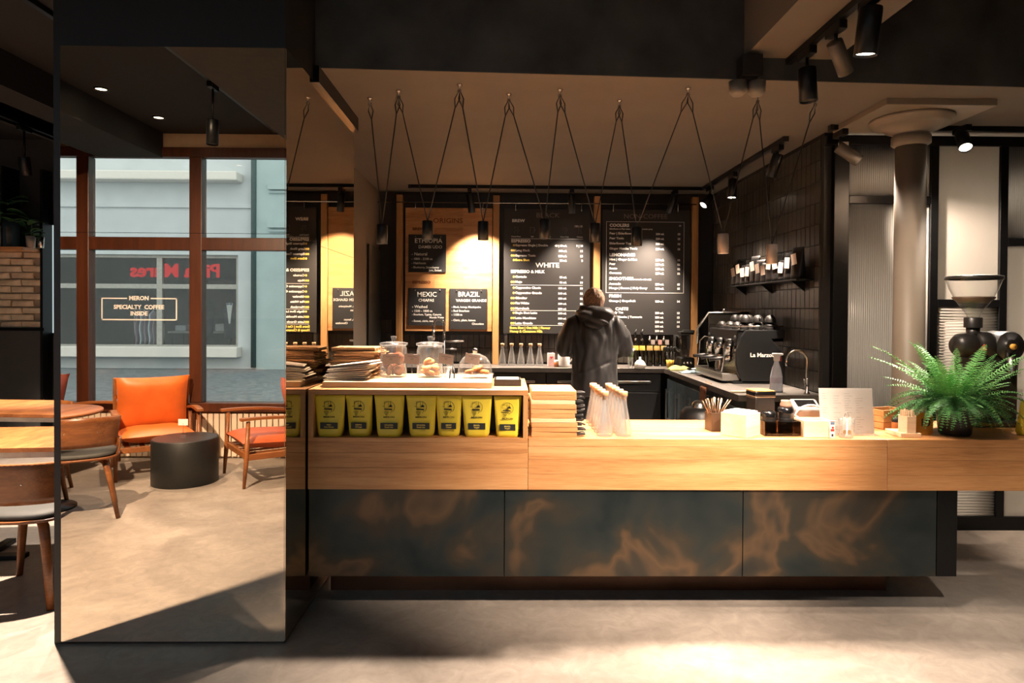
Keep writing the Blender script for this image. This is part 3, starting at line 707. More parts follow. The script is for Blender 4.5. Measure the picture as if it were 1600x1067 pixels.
MB().box(X0+0.026, XD-0.026, 0.22, 0.24, zn0, zn1).build('back_panel', BLACK, dis)
MB().box(X0+0.01, XD-0.01, 0.03, 0.58, ZFAS+0.001, zn0-0.023).build('carcass', OAK, dis)
# ---------------------------------------------------------------- menu wall
YMB = YB-0.03
XW = lambda px: at(px, 420, Y=YMB).x
ZW = lambda py, px=850: at(px, py, Y=YMB).z
ZK = 0.95                                    # height of the work counters
post_lab = {625: 'oak post left of the wooden origins board', 775: 'oak post between the origins board and the black menu', 932: 'oak post between the two black menus, behind the person', 1084: 'oak post right of the non-coffee menu'}
for px, lb in post_lab.items():
    p = MB().box(-0.033, 0.033, -0.05, 0.02, ZK, ZW(307)).build('oak_post', OAKV, None, 0.003, (XW(px), YMB, 0)); tag(p, lb, 'post')
t = thing('hanging_rail', 'thin steel rail with hooks above the menu boards', 'rail', (0, YMB-0.06, 0))
zr = ZW(319)
MB().tube([(XW(560), 0, zr), (XW(1085), 0, zr)], 0.006, 8).build('rod', STEEL, t)
for px in (650, 754, 805, 907, 956, 1056):
    x = XW(px); MB().tube([(x, 0, zr+0.006), (x, -0.005, zr-0.01), (x, -0.005, zr-0.07)], 0.004, 6).sph(0.009, (x, -0.005, zr-0.075), 10, 6).build('hook', STEEL, t)
DARKB = mat('menu_black', S(40, 38, 37), 0.55, var=0.08, scale=2)
MB().box(XW(612), XT-0.02, -0.01, 0.0, ZW(524), ZC-0.02).build('backing_panel', BLACK, WB, 0, (0, YB-0.001, 0))
def board(name, label, cat, x0, x1, y0, y1, m, dy=0.0, th=0.018, parent=None):
    t = thing(name, label, cat, (0, YMB-0.02, 0))
    MB().box(XW(x0), XW(x1), -th, 0.0, ZW(y1), ZW(y0)).build('panel', m, t, 0.002, seg=1)
    return t
u = 7.15/F   # metres per pixel on the menu wall
YT = -0.0195
def T(t, s, px, py, cap, m, align='LEFT', bold=0.0, sx=1.0, b='lettering'):
    text(t, b, s, XW(px), YT, ZW(py), cap*u*1.38, m, align, bold*u, sx=sx, uniq=(s if t.name == 'origins_board' else 0))
BK = board('menu_board', 'tall black coffee menu board with the heading BLACK', 'menu board', 787, 921, 327, 521, DARKB)
T(BK, 'BLACK', 855, 337.5, 7.5, GREYPRINT, 'CENTER', 0.1, 1.15)
T(BK, 'BREW', 799.5, 346, 4.6, PRINTW, 'LEFT', 0.25, 1.15)
T(BK, '120 | 12', 909, 354, 2.8, PRINTW, 'RIGHT', 0.12)
ic = MB()
for k, px in enumerate((806, 831, 856, 881, 905)):
    q = lambda dx, dy: (XW(px+dx), YT, ZW(360+dy))
    w2_ = [(-3, -4), (3, -4), (1, 0), (3, 5), (-3, 5), (-1, 0), (-3, -4)] if k in (0, 4) else ([(-3, -4), (3, -4), (3, 5), (-3, 5), (-3, -4)] if k != 2 else [(0, -5), (0, 5)])
    ic.tube([q(*a) for a in w2_], 0.0022, 4)
    if k in (1, 3): ic.tube([q(3, -3), q(5, 0), q(3, 3)], 0.002, 4)
    if k == 0: ic.tube([q(3, -2), q(5, 1), q(2, 3)], 0.002, 4)
    T(BK, ('French Press', 'V60', 'Syphon', 'Clever Drip', 'Chemex')[k], px, 370.5, 2.0, PRINTW, 'CENTER', 0.06)
ic.build('brewing_icons', GREYPRINT, BK)
T(BK, 'ESPRESSO', 798.5, 377.5, 4.6, PRINTW, 'LEFT', 0.28, 1.1)
def rows(t, L, xn, xm_, xp):
    for y, nm, ml, pr, dots, col in L:
        T(t, nm, xn, y, 3.3, col, 'LEFT', 0.2, 1.12)
        if ml: T(t, ml, xm_, y+0.6, 2.9, PRINTW, 'RIGHT', 0.22, 1.1)
        if pr: T(t, pr, xp, y+0.6, 3.0, PRINTW, 'RIGHT', 0.24, 1.1)
        if dots:
            mb = MB()
            for k in range(dots): mb.lathe([(0.001, 0), (0.012, 0)], (0, 0, 0), 12, Matrix.Translation((XW(xn-2.2-3.2*k), YT, ZW(y))) @ Matrix.Rotation(PI/2, 4, 'X'), cap=False)
            mb.build('bean_dots', PRINTY, t)
rows(BK, [(384, 'Espresso Single | Double', '40 | 60 ml.', '9 | 10', 1, PRINTW), (392, 'Long Black', '110 ml.', '11', 2, PRINTW), (400, 'Espresso Tonic', '220 ml.', '13', 2, PRINTW), (407, 'Extra Shot', '20 ml.', '3', 1, PRINTY),
          (433, 'Cortado', '90 ml.', '9', 1, PRINTW), (441, 'Mojo', '90 ml.', '10', 2, PRINTW), (450, 'Cappuccino Classic', '180 ml.', '10', 1, PRINTW), (458, 'Cappuccino Grande', '240 ml.', '12', 1, PRINTW),
          (466, 'Gibraltar', '150 ml.', '12', 2, PRINTW), (474, 'Flat White', '200 ml.', '12', 2, PRINTW), (482, 'Marrakesh', '250 ml.', '13', 2, PRINTW), (489, 'Single Shot Latte', '260 ml.', '11', 1, PRINTW),
          (497, 'Latte Macchiato', '300 ml.', '12', 2, PRINTW), (505, 'Latte Grande', '400 ml.', '13', 2, PRINTW)], 805, 885, 910)
T(BK, 'WHITE', 855, 415, 7.5, PRINTW, 'CENTER', 0.1, 1.15)
T(BK, 'ESPRESSO & MILK', 798, 425, 4.6, PRINTW, 'LEFT', 0.28, 1.08)
T(BK, 'Extra Shot | Oat Milk | Flavour', 797, 512.3, 3.6, PRINTY, 'LEFT', 0.25, 1.02)
T(BK, 'Honey & Cinnamon Milk', 797, 517.8, 3.6, PRINTY, 'LEFT', 0.25, 1.02)
ln = MB()
for y in (374, 446, 485.5, 508.5): ln.box(XW(798), XW(910), YT, YT+0.001, ZW(y), ZW(y)+0.0035)
ln.build('rule_lines', PRINTW, BK)
NC = board('menu_board', 'black non-coffee drinks menu board with a thin white outline', 'menu board', 940, 1077, 327, 522, DARKB)
T(NC, 'NON-COFFEE', 1007, 338, 7.5, GREYPRINT, 'CENTER', 0.1, 1.08)
ln = MB(); a, b_, c_, d_ = XW(946), XW(1067), ZW(457), ZW(346); e = 0.0035
for q in ((a, b_, c_, c_+e), (a, b_, d_-e, d_), (a, a+e, c_, d_), (b_-e, b_, c_, d_)): ln.box(q[0], q[1], YT, YT+0.001, q[2], q[3])
ln.build('outline', PRINTW, NC)
for y, s in ((352, 'COOLERS'), (398, 'LEMONADES'), (435, 'SMOOTHIES'), (462, 'FRESH')): T(NC, s, 951, y, 4.6, PRINTW, 'LEFT', 0.28, 1.1)
T(NC, 'CASTS', 961, 482, 4.6, PRINTW, 'LEFT', 0.28, 1.1)
T(NC, 'Elderflower or Pear water, Tonic, by homemade syrup', 951, 357.5, 2.2, PRINTW, 'LEFT', 0.08)
T(NC, 'homemade with milk', 986, 436, 2.6, PRINTW, 'LEFT', 0.12)
T(NC, '14', 1062, 352, 2.6, PRINTW, 'RIGHT', 0.1)
rows(NC, [(364.5, 'Pear | Elderflower', '220 ml.', '13', 0, PRINTW), (372, 'Pear Tonic', '220 ml.', '13', 0, PRINTW), (380, 'Elderflower Tonic', '220 ml.', '13', 0, PRINTW), (388, 'Ginger Matcha Tonic', '220 ml.', '15', 0, PRINTW),
          (405, 'Mint | Ginger & Mint', '250 ml.', '12', 0, PRINTW), (412, 'Pear', '250 ml.', '12', 0, PRINTW), (419, 'Rosto', '250 ml.', '12', 0, PRINTW), (426, 'Curcuma', '250 ml.', '12', 0, PRINTW),
          (443, 'Avocado', '250 ml.', '15', 0, PRINTW), (449.5, 'Mango | Banana | Holy Berry', '250 ml.', '15', 0, PRINTW), (469.5, 'Orange | Grapefruit', '250 ml.', '14', 0, PRINTW),
          (487.5, 'Candy Tea', '250 ml.', '13', 0, PRINTW), (494.5, 'Chai | Matcha | Turmeric', '250 ml.', '13', 0, PRINTW), (501.5, '', '250 ml.', '14', 0, PRINTW), (508.5, 'Jungle Knight', '250 ml.', '13', 0, PRINTW), (515.5, '', '250 ml.', '', 0, PRINTW)], 951, 1036, 1061)
OR = thing('origins_board', 'wooden board of coffee origins with hooks for chalkboards', 'menu board', (0, YMB-0.02, 0))
mb_ = [XW(634), XW(679), XW(724), XW(769)]
for k in range(3): MB().box(mb_[k]+0.0003, mb_[k+1]-0.0003, -0.018, 0.0, ZW(518), ZW(327)).build('board_plank', OAK, OR, 0.0006, seg=1)
T(OR, 'ORIGINS', 700, 347, 7.5, BURNT, 'CENTER', 0.15, 1.15)
T(OR, 'BREW', 645, 360, 4.0, BURNT, 'LEFT', 0.3, 1.2); T(OR, 'ESPRESSO', 645, 442.5, 4.0, BURNT, 'LEFT', 0.3, 1.2)
def chalk(label, x0, x1, y0, y1, lines):
    t = thing('chalkboard', label, 'chalkboard', (0, YMB-0.041, 0))
    MB().box(XW(x0), XW(x1), -0.008, 0.0, ZW(y1), ZW(y0)).build('slate', mat('slate_black', S(30, 30, 31), 0.6, var=0.2, scale=5), t, 0.001, seg=1)
    for px in (x0+11, x1-9): MB().cyl(0.006, -0.012, 0.0, (XW(px), -0.010, ZW(y0+2.5)), 10, None).build('peg', STEEL, t)
    for s, px, py, cap, al in lines: text(t, 'chalk_writing', s, XW(px), -0.0085, ZW(py), cap*u*1.38, CHALK, al, 0.10*u, uniq=s)
chalk('black chalkboard reading Ethiopia on the origins board', 639, 697.5, 368.5, 427, [('ETHIOPIA', 670, 378.5, 7.2, 'CENTER'), ('DAMBI UDO', 673, 388, 4.8, 'CENTER'), ('- Natural', 644, 399, 4.8, 'LEFT'), ('- 1800 - 2100 m', 644, 406.5, 3.6, 'LEFT'), ('- Heirloom', 644, 413, 3.6, 'LEFT'), ('- Blueberry, Strawberry', 644, 419.5, 3.2, 'LEFT'), ('Jam, Sweet', 671, 424, 3.2, 'LEFT')])
chalk('black chalkboard reading Mexic on the origins board', 639, 697.5, 451.5, 509.5, [('MEXIC', 668, 461.5, 7.6, 'CENTER'), ('CHIAPAS', 667, 470.5, 4.4, 'CENTER'), ('- Washed', 645, 480.5, 4.4, 'LEFT'), ('- 1500 - 1800 m', 645, 487, 3.5, 'LEFT'), ('- Bourbon, Typica, Caturra', 645, 492.5, 3.0, 'LEFT'), ('Mundo Novo', 672, 497, 3.0, 'LEFT'), ('- Sweet, citric, nuts', 645, 502.5, 3.2, 'LEFT')])
chalk('black chalkboard reading Brazil on the origins board', 703, 761.5, 452, 515, [('BRAZIL', 733, 461, 7.6, 'CENTER'), ('VARGEM GRANDE', 737, 470.5, 4.2, 'CENTER'), ('- Black, honey, Mantiqueira', 706.5, 480.5, 3.0, 'LEFT'), ('- Red Bourbon', 706.5, 486.5, 3.3, 'LEFT'), ('- 1150 m', 706.5, 492.5, 3.3, 'LEFT'), ('- Citric, plum, lemon', 706.5, 501, 3.2, 'LEFT'), ('Chocolate', 738, 506.5, 3.2, 'LEFT')])
# light switch on the left wall
t = thing('light_switch', 'double light switch on the taupe wall by the mirror', 'light switch', (-1.318, at(577, 479, X=-1.318).y, at(577, 479, X=-1.318).z))
for dy in (-0.05, 0.05):
    MB().box(0.0, 0.010, dy-0.046, dy+0.046, -0.075, 0.075).build('plate', STEEL, t, 0.003)
    MB().box(0.010, 0.016, dy-0.03, dy+0.03, -0.05, 0.05).build('rocker', WHITE, t, 0.002)
# ---------------------------------------------------------------- back work counters
YBC = at(900, 575, Z=ZK).y
XEC = at(1100, 598, Z=ZK).x; YEC = at(1145, 617, Z=ZK).y
STONE = mat('dark_stone_top', S(92, 88, 84), 0.4, var=0.15)
tp_ = MB().prism([(-1.31, YBC), (XEC, YBC), (XEC, YEC), (XT-0.015, YEC), (XT-0.015, YB-0.015), (-1.31, YB-0.015)], ZK-0.045, ZK, 'xy').build('work_counter', STONE, None, 0.002, seg=1)
tag(tp_, 'grey stone L-shaped work counter under the menu boards', 'worktop')
CABM = mat('black_cabinet', S(24, 25, 27), 0.4)
def cabinet(label, x0, x1, y0, y1, face, handle=True, steel=False):
    t = thing('base_cabinet', label, 'cabinet', ((x0+x1)/2, (y0+y1)/2, 0))
    hx, hy = (x1-x0)/2, (y1-y0)/2; zt = ZK-0.047
    MB().box(-hx, hx, -hy+0.02, hy, 0.1, zt).build('carcass', CABM, t)
    MB().box(-hx+0.02, hx-0.02, -hy+0.06, hy, 0, 0.1).build('plinth', BLACK, t)
    if face == 'y':
        d = MB().box(-hx+0.003, hx-0.003, -hy, -hy+0.02, 0.1, zt-0.20).build('door', CABM, t, 0.002)
        d2 = MB().box(-hx+0.003, hx-0.003, -hy, -hy+0.02, zt-0.19, zt-0.006).build('drawer', CABM, t, 0.002)
        for q, z_ in ((d2, zt-0.09),) + (((d, zt-0.25),) if steel else ()):
            MB().box(-hx*0.62, hx*0.62, -hy-0.03, -hy-0.018, z_-0.011, z_+0.011).box(-hx*0.55, -hx*0.5, -hy-0.02, -hy, z_-0.006, z_+0.006).box(hx*0.5, hx*0.55, -hy-0.02, -hy, z_-0.006, z_+0.006).build('handle', STEEL, q, 0.002)
    return t
lbs = ['below the sink tap', 'below the wooden origins board', 'below the row of water bottles', 'behind the person', 'below the syrup bottles']
xc0 = -1.30; wcab = (XEC-0.02-xc0)/5
for k in range(5): cabinet('black base cabinet '+lbs[k], xc0+k*wcab, xc0+(k+1)*wcab-0.004, YBC+0.02, YB-0.02, 'y', steel=(k == 2))
FRG = mat('blue_steel_door', S(140, 165, 178), 0.25, 0.8)  # pale blue in the colour stands for a reflection on the doors
fl = ['nearest the bar end of the espresso counter', 'under the espresso machine', 'by the inner corner of the work counter']
yy0 = YEC+0.03; wy = (YBC-yy0)/3
for k in range(3):
    t = thing('undercounter_fridge', 'black undercounter fridge with steel doors '+fl[k], 'fridge', (XEC+0.03, yy0+k*wy, 0))
    MB().box(0.02, XT-0.02-XEC-0.03, 0.002, wy-0.002, 0.08, ZK-0.047).build('carcass', CABM, t)
    MB().box(0.06, XT-0.05-XEC-0.03, 0.03, wy-0.03, 0.0, 0.08).build('plinth', BLACK, t)
    for j in range(2):
        d = MB().box(0.0, 0.02, 0.01+j*wy/2, wy/2-0.01+j*wy/2, 0.12, ZK-0.10).build('door', FRG, t, 0.003)
        MB().box(-0.025, -0.012, wy/2-0.05+j*wy/2, wy/2-0.035+j*wy/2, 0.4, 0.75).box(-0.014, 0.0, wy/2-0.05+j*wy/2, wy/2-0.035+j*wy/2, 0.44, 0.46).box(-0.014, 0.0, wy/2-0.05+j*wy/2, wy/2-0.035+j*wy/2, 0.7, 0.72).build('handle', STEEL, d)
# ---------------------------------------------------------------- yellow coffee bags
YEL = mat('yellow_foil', S(232, 206, 60), 0.42, var=0.06, scale=6, bump=0.12)
LBL = mat('bag_label_black', S(30, 34, 34), 0.6)
UB = 3.420/F
def bag_mesh(W, Hh, seed):
    rnd = random.Random(seed); rings = []; N = 24
    ph = rnd.uniform(0, 6)
    for j in range(13):
        h = j/12
        w_ = W*(0.40+0.095*h) if h > 0.06 else W*0.365
        d = 0.072*(1-h)**0.75+0.004
        if h < 0.06: d *= 0.85
        ring = []
        for i in range(N):
            a = 2*PI*i/N; c, s = math.cos(a), math.sin(a)
            e = 0.42
            x = w_*math.copysign(abs(c)**e, c); y = d/2*math.copysign(abs(s)**0.8, s)
            wob = 0.0022*math.sin(7*x/W*3+5*h+ph)*(1 if s < 0 else 0)
            ring.append((x, y+d/2+wob+0.004*math.sin(h*3+ph), h*Hh))
        rings.append(ring)
    return MB().loft(rings)
def emblem():
    e = MB(); Y0 = -0.0065; s = UB*1.02
    Q = lambda x, z: (x*s, Y0, z*s)
    e.tube([Q(8.6*math.cos(a), 8.6*math.sin(a)) for a in [-0.9+0.22*k for k in range(17)]], 0.0009, 4)
    e.tube([Q(-7, 8), Q(-7, -1), Q(-1, -1), Q(-1, 9), Q(-7, 8)], 0.0008, 4)
    e.tube([Q(-10, 1), Q(-7, 1)], 0.0008, 4); e.tube([Q(2.4, 1), Q(2.4, 9)], 0.0008, 4)
    e.prism([Q(-0.5, 0)[::2], Q(5, 0)[::2], Q(4.4, 2.4)[::2], Q(2.4, 3.73)[::2], Q(0.4, 2.6)[::2]], Y0-0.0006, Y0+0.0006, 'xz')
    e.prism([Q(-7.5, -4)[::2], Q(4, -4.6)[::2], Q(4, -2.6)[::2], Q(-7, -2.2)[::2]], Y0-0.0006, Y0+0.0006, 'xz')
    for x, z in ((-6.5, -7.5), (-4, -6.6), (-1.6, -7.6), (-5, -10), (-2.6, -9.8), (-4, -12)):
        e.tube([Q(x+1.2*math.cos(a), z+1.2*math.sin(a)) for a in [0.9*k for k in range(8)]], 0.0007, 4)
    e.tube([Q(4.4, -2.5), Q(4.2, -6), Q(2, -9)], 0.0008, 4)
    return e
EMB = emblem().mesh('emblem', PRINTK)
where = ['at the mirror end of the oak niche', 'second from the mirror in the oak niche', 'third from the mirror in the oak niche', 'in the middle of the oak niche', 'third from the serving boards in the oak niche', 'with a creased top, second from the serving boards', 'beside the stacked serving boards, last in the niche']
def coffee_bag(label, x, y, z, W, Hh, seed, ldy=0.0, rz=0.0, group='yellow coffee bags'):
    t = thing('coffee_bag', label, 'coffee bag', (x, y, z), rz, group)
    bag_mesh(W, Hh, seed).build('pouch', YEL, t)
    link('emblem', EMB, t, (0, 0, Hh*0.72+ldy))
    MB().box(-W*0.28, W*0.28, -0.0075, -0.0055, Hh*0.19+ldy, Hh*0.34+ldy).build('label_strip', LBL, t)
    text(t, 'print', 'MERON', 0, -0.0066, Hh*0.475+ldy, 0.0125, PRINTK, 'CENTER', 0.0002, sx=1.3)
    text(t, 'label_print', ('PERU', 'KENYA', 'ETHIOPIA', 'ETHIOPIA', 'MEXIC', 'BRAZIL', 'BRAZIL', 'PERU')[seed % 8], 0, -0.008, Hh*0.285+ldy, 0.010, PRINTY, 'CENTER', 0.0002)
    text(t, 'label_print', ('Santa Monica', 'Kirinyaga', 'Dambi Udo', 'Dambi Udo', 'Chiapas', 'Vargem', 'Vargem', 'Lima')[seed % 8], 0, -0.008, Hh*0.235+ldy, 0.009, PRINTY, 'CENTER', 0.0002)
    return t
HB = zn1-zn0-0.006
for k, (a, b_) in enumerate(((490, 539), (539, 582), (584, 632), (634, 682), (680, 722), (721, 769), (771, 815))):
    pa, pb = at(a, 660, Y=3.405), at(b_, 660, Y=3.405)
    coffee_bag('yellow coffee bag with black label strip '+where[k], (pa.x+pb.x)/2, 3.405+(0.006 if k in (1, 4) else 0), zn0+0.0005, (pb.x-pa.x)*1.0, HB*(1.0 if k != 6 else 0.99), k, -0.004 if k == 6 else 0, random.uniform(-0.04, 0.04))
p = at(1602, 680, Z=ZTOP)
coffee_bag('yellow coffee bag standing on the bar right of the fern', p.x+0.03, 3.490, ZTOP+0.0005, 0.15, 0.19, 7)
# ---------------------------------------------------------------- things on top of the display cabinet
ZD2 = ZD+0.030
bx0, bx1 = X0+0.05, at(768, 600, Y=3.460).x
pb_ = MB().box(bx0, bx1, 3.460, 3.930, ZD+0.0005, ZD2).build('serving_platform', OAKPALE, None, 0.002)
tag(pb_, 'pale oak serving platform on the display cabinet', 'board')
PINK = mat('pale_bag_paper', S(240, 222, 202), 0.85, var=0.04)
def paperbag(name, label, loc, w_, d, th, rz, m, group, handle=False, tilt=0.0, lift=0.0):
    t = thing(name, label, 'paper bag', loc, rz, group)
    M = Matrix.Rotation(tilt, 4, 'Y')
    f = lambda z0, s: [(-w_/2+s, -d/2+s, z0), (w_/2-s, -d/2+s, z0), (w_/2-s, d/2-s, z0), (-w_/2+s, d/2-s, z0)]
    MB().loft([f(0, 0.003), f(th*0.35, 0), f(th*0.65, 0), f(th, 0.004)], M=M, smooth=False).build('folded_sheet', m, t)
    MB().box(-w_/2+0.002, w_/2-0.002, -d/2-0.004, -d/2+0.05, th*0.55, th*1.0, M).build('bottom_flap', m, t, 0.0008, seg=1)
    if handle: MB().tube([M @ Vector(q) for q in ((w_/2-0.01, -0.04, th*0.5), (w_/2+0.025, -0.035, th*0.4), (w_/2+0.028, 0.03, th*0.5), (w_/2-0.01, 0.04, th*0.5))], 0.0025, 6).build('twisted_handle', KRAFT, t)
    return t
zz = ZD2+0.0005
rnd = random.Random(3)
nb = 15
bxm = (X0+0.02+at(590, 560, Y=3.850).x)/2
for k in range(nb):
    sway = 0.012*math.sin(k*1.7)+rnd.uniform(-0.012, 0.012)+0.0014*k
    paperbag('kraft_bag', 'folded brown kraft paper bag, topmost of the tall stack by the mirror' if k == nb-1 else 'folded brown kraft paper bag in the tall stack by the mirror', (bxm+sway, 3.815+rnd.uniform(-0.008, 0.01), zz), 0.24, 0.2, 0.010, rnd.uniform(-0.07, 0.07), KRAFT, 'stacked kraft bags', True)
    zz += 0.0108
zz = ZD2+0.0005
for k in range(9):
    paperbag('white_paper_bag', 'flat white paper bag, topmost of the fanned pile beside the cookie jar' if k == 8 else 'flat white paper bag in the fanned pile beside the cookie jar', (-0.832+0.012*math.sin(2*k)+0.006*k, 3.605+0.002*k, zz), 0.22, 0.17, 0.0075, 0.10-0.05*k*0.7, PINK, 'fanned white paper bags', False, -0.016*k)
    zz += 0.0098
# cookie jars
COOK1 = mat('dark_cookie', S(120, 66, 38), 0.9, var=0.35, scale=60, bump=0.5); COOK2 = mat('golden_cookie', S(222, 152, 84), 0.85, var=0.25, scale=50, bump=0.5)
COOK3 = mat('oat_cookie', S(176, 110, 54), 0.9, var=0.4, scale=90, bump=0.8)
def jar(label, px, kind):
    p = at(px, 588, Z=ZD2); p.y = 3.730; p.x = at(px, 560, Y=3.73).x
    r = 20.5*3.73/F; hj = 0.172
    t = thing('glass_jar', label, 'jar', (p.x, p.y, ZD2+0.0005))
    MB().lathe([(0.001, 0.0), (r*0.92, 0.0), (r, 0.006), (r, hj-0.02), (r*0.93, hj-0.006), (r*0.93, hj), (r*0.90, hj), (r*0.90, hj-0.008), (r*0.965, hj-0.022), (r*0.965, 0.010), (0.001, 0.008)], seg=40, cap=False).build('vessel', GLASSC, t)
    lid = MB().lathe([(0.001, hj+0.004), (r*1.04, hj+0.004), (r*1.07, hj+0.009), (r*1.05, hj+0.016), (r*0.6, hj+0.022), (0.014, hj+0.024)], seg=40, cap=False).build('lid', GLASSC, t)
    MB().lathe([(0.012, hj+0.024), (0.010, hj+0.03), (0.016, hj+0.045), (0.015, hj+0.052), (0.001, hj+0.054)], seg=20, cap=False).build('lid_knob', GLASSC, lid)
    return t, p, r
rnd = random.Random(11)
def cookie(label, cat, loc, r, rot, m, grp, th=0.35):
    mb = MB(); n_ = 18
    pr = [(0.001, -r*th*0.5), (r*0.8, -r*th*0.48), (r*0.98, -r*th*0.1), (r*0.9, r*th*0.3), (r*0.55, r*th*0.55), (0.001, r*th*0.62)]
    mb.lathe(pr, (0, 0, 0), n_, cap=False)
    for i, v in enumerate(mb.v):
        k = noise.noise(Vector((v.x*45, v.y*45, v.z*45+loc[0]*99)))
        mb.v[i] = v*(1+0.12*k)
    o = mb.build('cookie', m, None, loc=loc); o.rotation_euler = rot
    return tag(o, label, cat, grp)
J1, p1_, rj = jar('lidded glass jar of dark chocolate cookies', 615, 1)
for k in range(9):
    lay = k//3; a = k*2.1+lay
    cookie('dark chocolate cookie in the glass jar by the paper bags', 'cookie', (p1_.x+0.024*math.cos(a), p1_.y+0.024*math.sin(a), ZD2+0.042+0.030*lay), 0.036, (rnd.uniform(0.9, 1.5), rnd.uniform(-0.3, 0.3), a), COOK1, 'dark cookies in a jar')
J2, p2_, rj = jar('lidded glass jar of golden round cookies', 672, 2)
for k in range(10):
    lay = k//4; a = k*1.65+lay*0.6
    cookie('golden round cookie in the glass jar under the steel tap', 'cookie', (p2_.x+0.030*math.cos(a)*(1 if lay < 2 else 0.5), p2_.y+0.030*math.sin(a)*(1 if lay < 2 else 0.5), ZD2+0.026+0.030*lay), 0.028, (rnd.uniform(-0.7, 0.7), rnd.uniform(-0.7, 0.7), a), COOK2, 'golden cookies in a jar', 0.7)
# glass dome on a low stand
pd = at(742, 590, Y=3.690); t = thing('cake_dome', 'clear glass cake dome with steel knob on a low stand', 'cake dome', (pd.x, 3.690, ZD2+0.0005))
rd = 0.094
MB().lathe([(0.001, 0.0), (0.07, 0.0), (0.06, 0.008), (0.055, 0.014), (rd*1.08, 0.018), (rd*1.12, 0.024), (rd*1.05, 0.024), (0.001, 0.022)], seg=40, cap=False).build('stand', GLASSC, t)
MB().lathe([(rd, 0.026), (rd*0.99, 0.05), (rd*0.90, 0.085), (rd*0.66, 0.115), (rd*0.3, 0.132), (0.012, 0.137)], seg=40, cap=False).build('dome', GLASSC, t)
MB().sph(0.015, (0, 0, 0.150), 18, 12).build('knob', CHROME, t)
for k in range(4):
    a = k*1.6; cookie('crumbly oat cookie under the glass dome', 'cookie', (pd.x+0.035*math.cos(a)*(k < 3)+0.012, 3.690+0.032*math.sin(a)*(k < 3), ZD2+0.036+(0.02 if k == 3 else 0)), 0.034, (0.1*k, 0.1, a), COOK3, 'oat cookies under the dome', 0.55)
t = thing('tongs', 'small steel tongs leaning beside the glass dome', 'tongs', (at(706, 590, Y=3.630).x, 3.630, ZD2+0.0005))
for sx in (-1, 1): MB().tube([(sx*0.012, 0, 0.003), (sx*0.012, 0.02, 0.03), (0, 0.05, 0.085)], 0.004, 6, flat=0.5).build('arm', BLACKM, t)
t = thing('glass_tumbler', 'small empty glass between the cookie jar and the dome', 'glass', (at(700, 590, Y=3.730).x, 3.730, ZD2+0.0005))
MB().lathe([(0.001, 0), (0.022, 0), (0.026, 0.06), (0.024, 0.06), (0.020, 0.006), (0.001, 0.006)], seg=24, cap=False).build('bowl', GLASSC, t)
CARD = mat('grey_card', S(196, 180, 172), 0.8, var=0.03)
for px, tilt, lb in ((611, 0.02, 'in front of the dark cookie jar'), (644, -0.10, 'between the two cookie jars'), (697, -0.14, 'between the golden cookie jar and the dome'), (738, -0.16, 'in front of the glass dome')):
    p = at(px, 560, Y=3.550); t = thing('price_card', 'small grey price card on a wire stand '+lb, 'price card', (p.x, 3.550, ZD2+0.0005))
    zc = at(px, 561, Y=3.550).z-ZD2
    MB().box(-0.012, 0.012, -0.012, 0.012, 0, 0.008).build('clear_base', GLASSC, t, 0.002)
    MB().tube([(0, 0, 0.006), (0, 0, zc)], 0.0012, 6).build('wire', STEEL, t)
    M = Matrix.Translation((0, -0.003, zc)) @ Matrix.Rotation(-tilt, 4, 'Y') @ Matrix.Rotation(tilt*2, 4, 'Z')
    MB().box(-0.042, 0.042, -0.0006, 0.0006, -0.026, 0.026, M).build('card', CARD, t)
    lm = MB()
    for zz_, ww in ((0.012, 0.025), (0.004, 0.008), (-0.003, 0.007)): lm.box(-ww, ww, -0.0011, -0.0007, zz_-0.0011, zz_+0.0011, M)
    lm.build('print', GREYPRINT, t)
t = thing('receipt_tray', 'black lidded tray holding white slips at the display cabinet end', 'tray', (at(793, 590, Y=3.630).x, 3.630, ZD+0.0005))
MB().box(-0.072, 0.072, -0.07, 0.07, 0, 0.012).box(-0.072, -0.066, -0.07, 0.07, 0.012, 0.035).box(0.066, 0.072, -0.07, 0.07, 0.012, 0.035).box(-0.066, 0.066, -0.07, -0.064, 0.012, 0.035).box(-0.066, 0.066, 0.064, 0.07, 0.012, 0.035).build('tray_box', BLACK, t)
MB().box(-0.06, 0.06, -0.06, 0.06, 0.0125, 0.036).build('paper_slips', PAPER, t, 0.002)
# ---------------------------------------------------------------- serving boards with leather loops
rnd = random.Random(5)
zz = ZTOP+0.0005; nbd = 10; tht = (at(865, 609, Y=3.480).z-ZTOP)/nbd
LEA = mat('black_leather', S(20, 18, 17), 0.55)
for k in range(nbd):
    wid = 0.232+rnd.uniform(-0.006, 0.006)
    t = thing('serving_board', 'thick oak serving board with a black leather loop, topmost of the stack' if k == nbd-1 else 'thick oak serving board with a black leather loop in the stack', 'serving board', (XD+0.014+rnd.uniform(0, 0.006), 3.430, zz), rnd.uniform(-0.02, 0.02), 'stacked serving boards')
    MB().box(0, wid, 0, 0.30, 0, tht-0.0008).build('plank', OAKPALE if k % 4 == 3 else OAK, t, 0.0022)
    hz2 = tht*0.5
    pts = [(wid-0.02, 0.03, hz2)]+[(wid+0.045*math.sin(PI*q/10)+0.0, 0.03+0.022*(q/10)+0.012*math.sin(2*PI*q/10), hz2+0.006*math.sin(PI*q/5+k)) for q in range(0, 11)]
    MB().tube(pts, 0.0034, 6).build('leather_loop', LEA, t)
    MB().box(wid-0.002, wid+0.03+rnd.uniform(-0.01, 0.016), 0.004, 0.02, hz2-0.004, hz2+0.006).build('leather_tab', LEA, t, 0.002)
    zz += tht
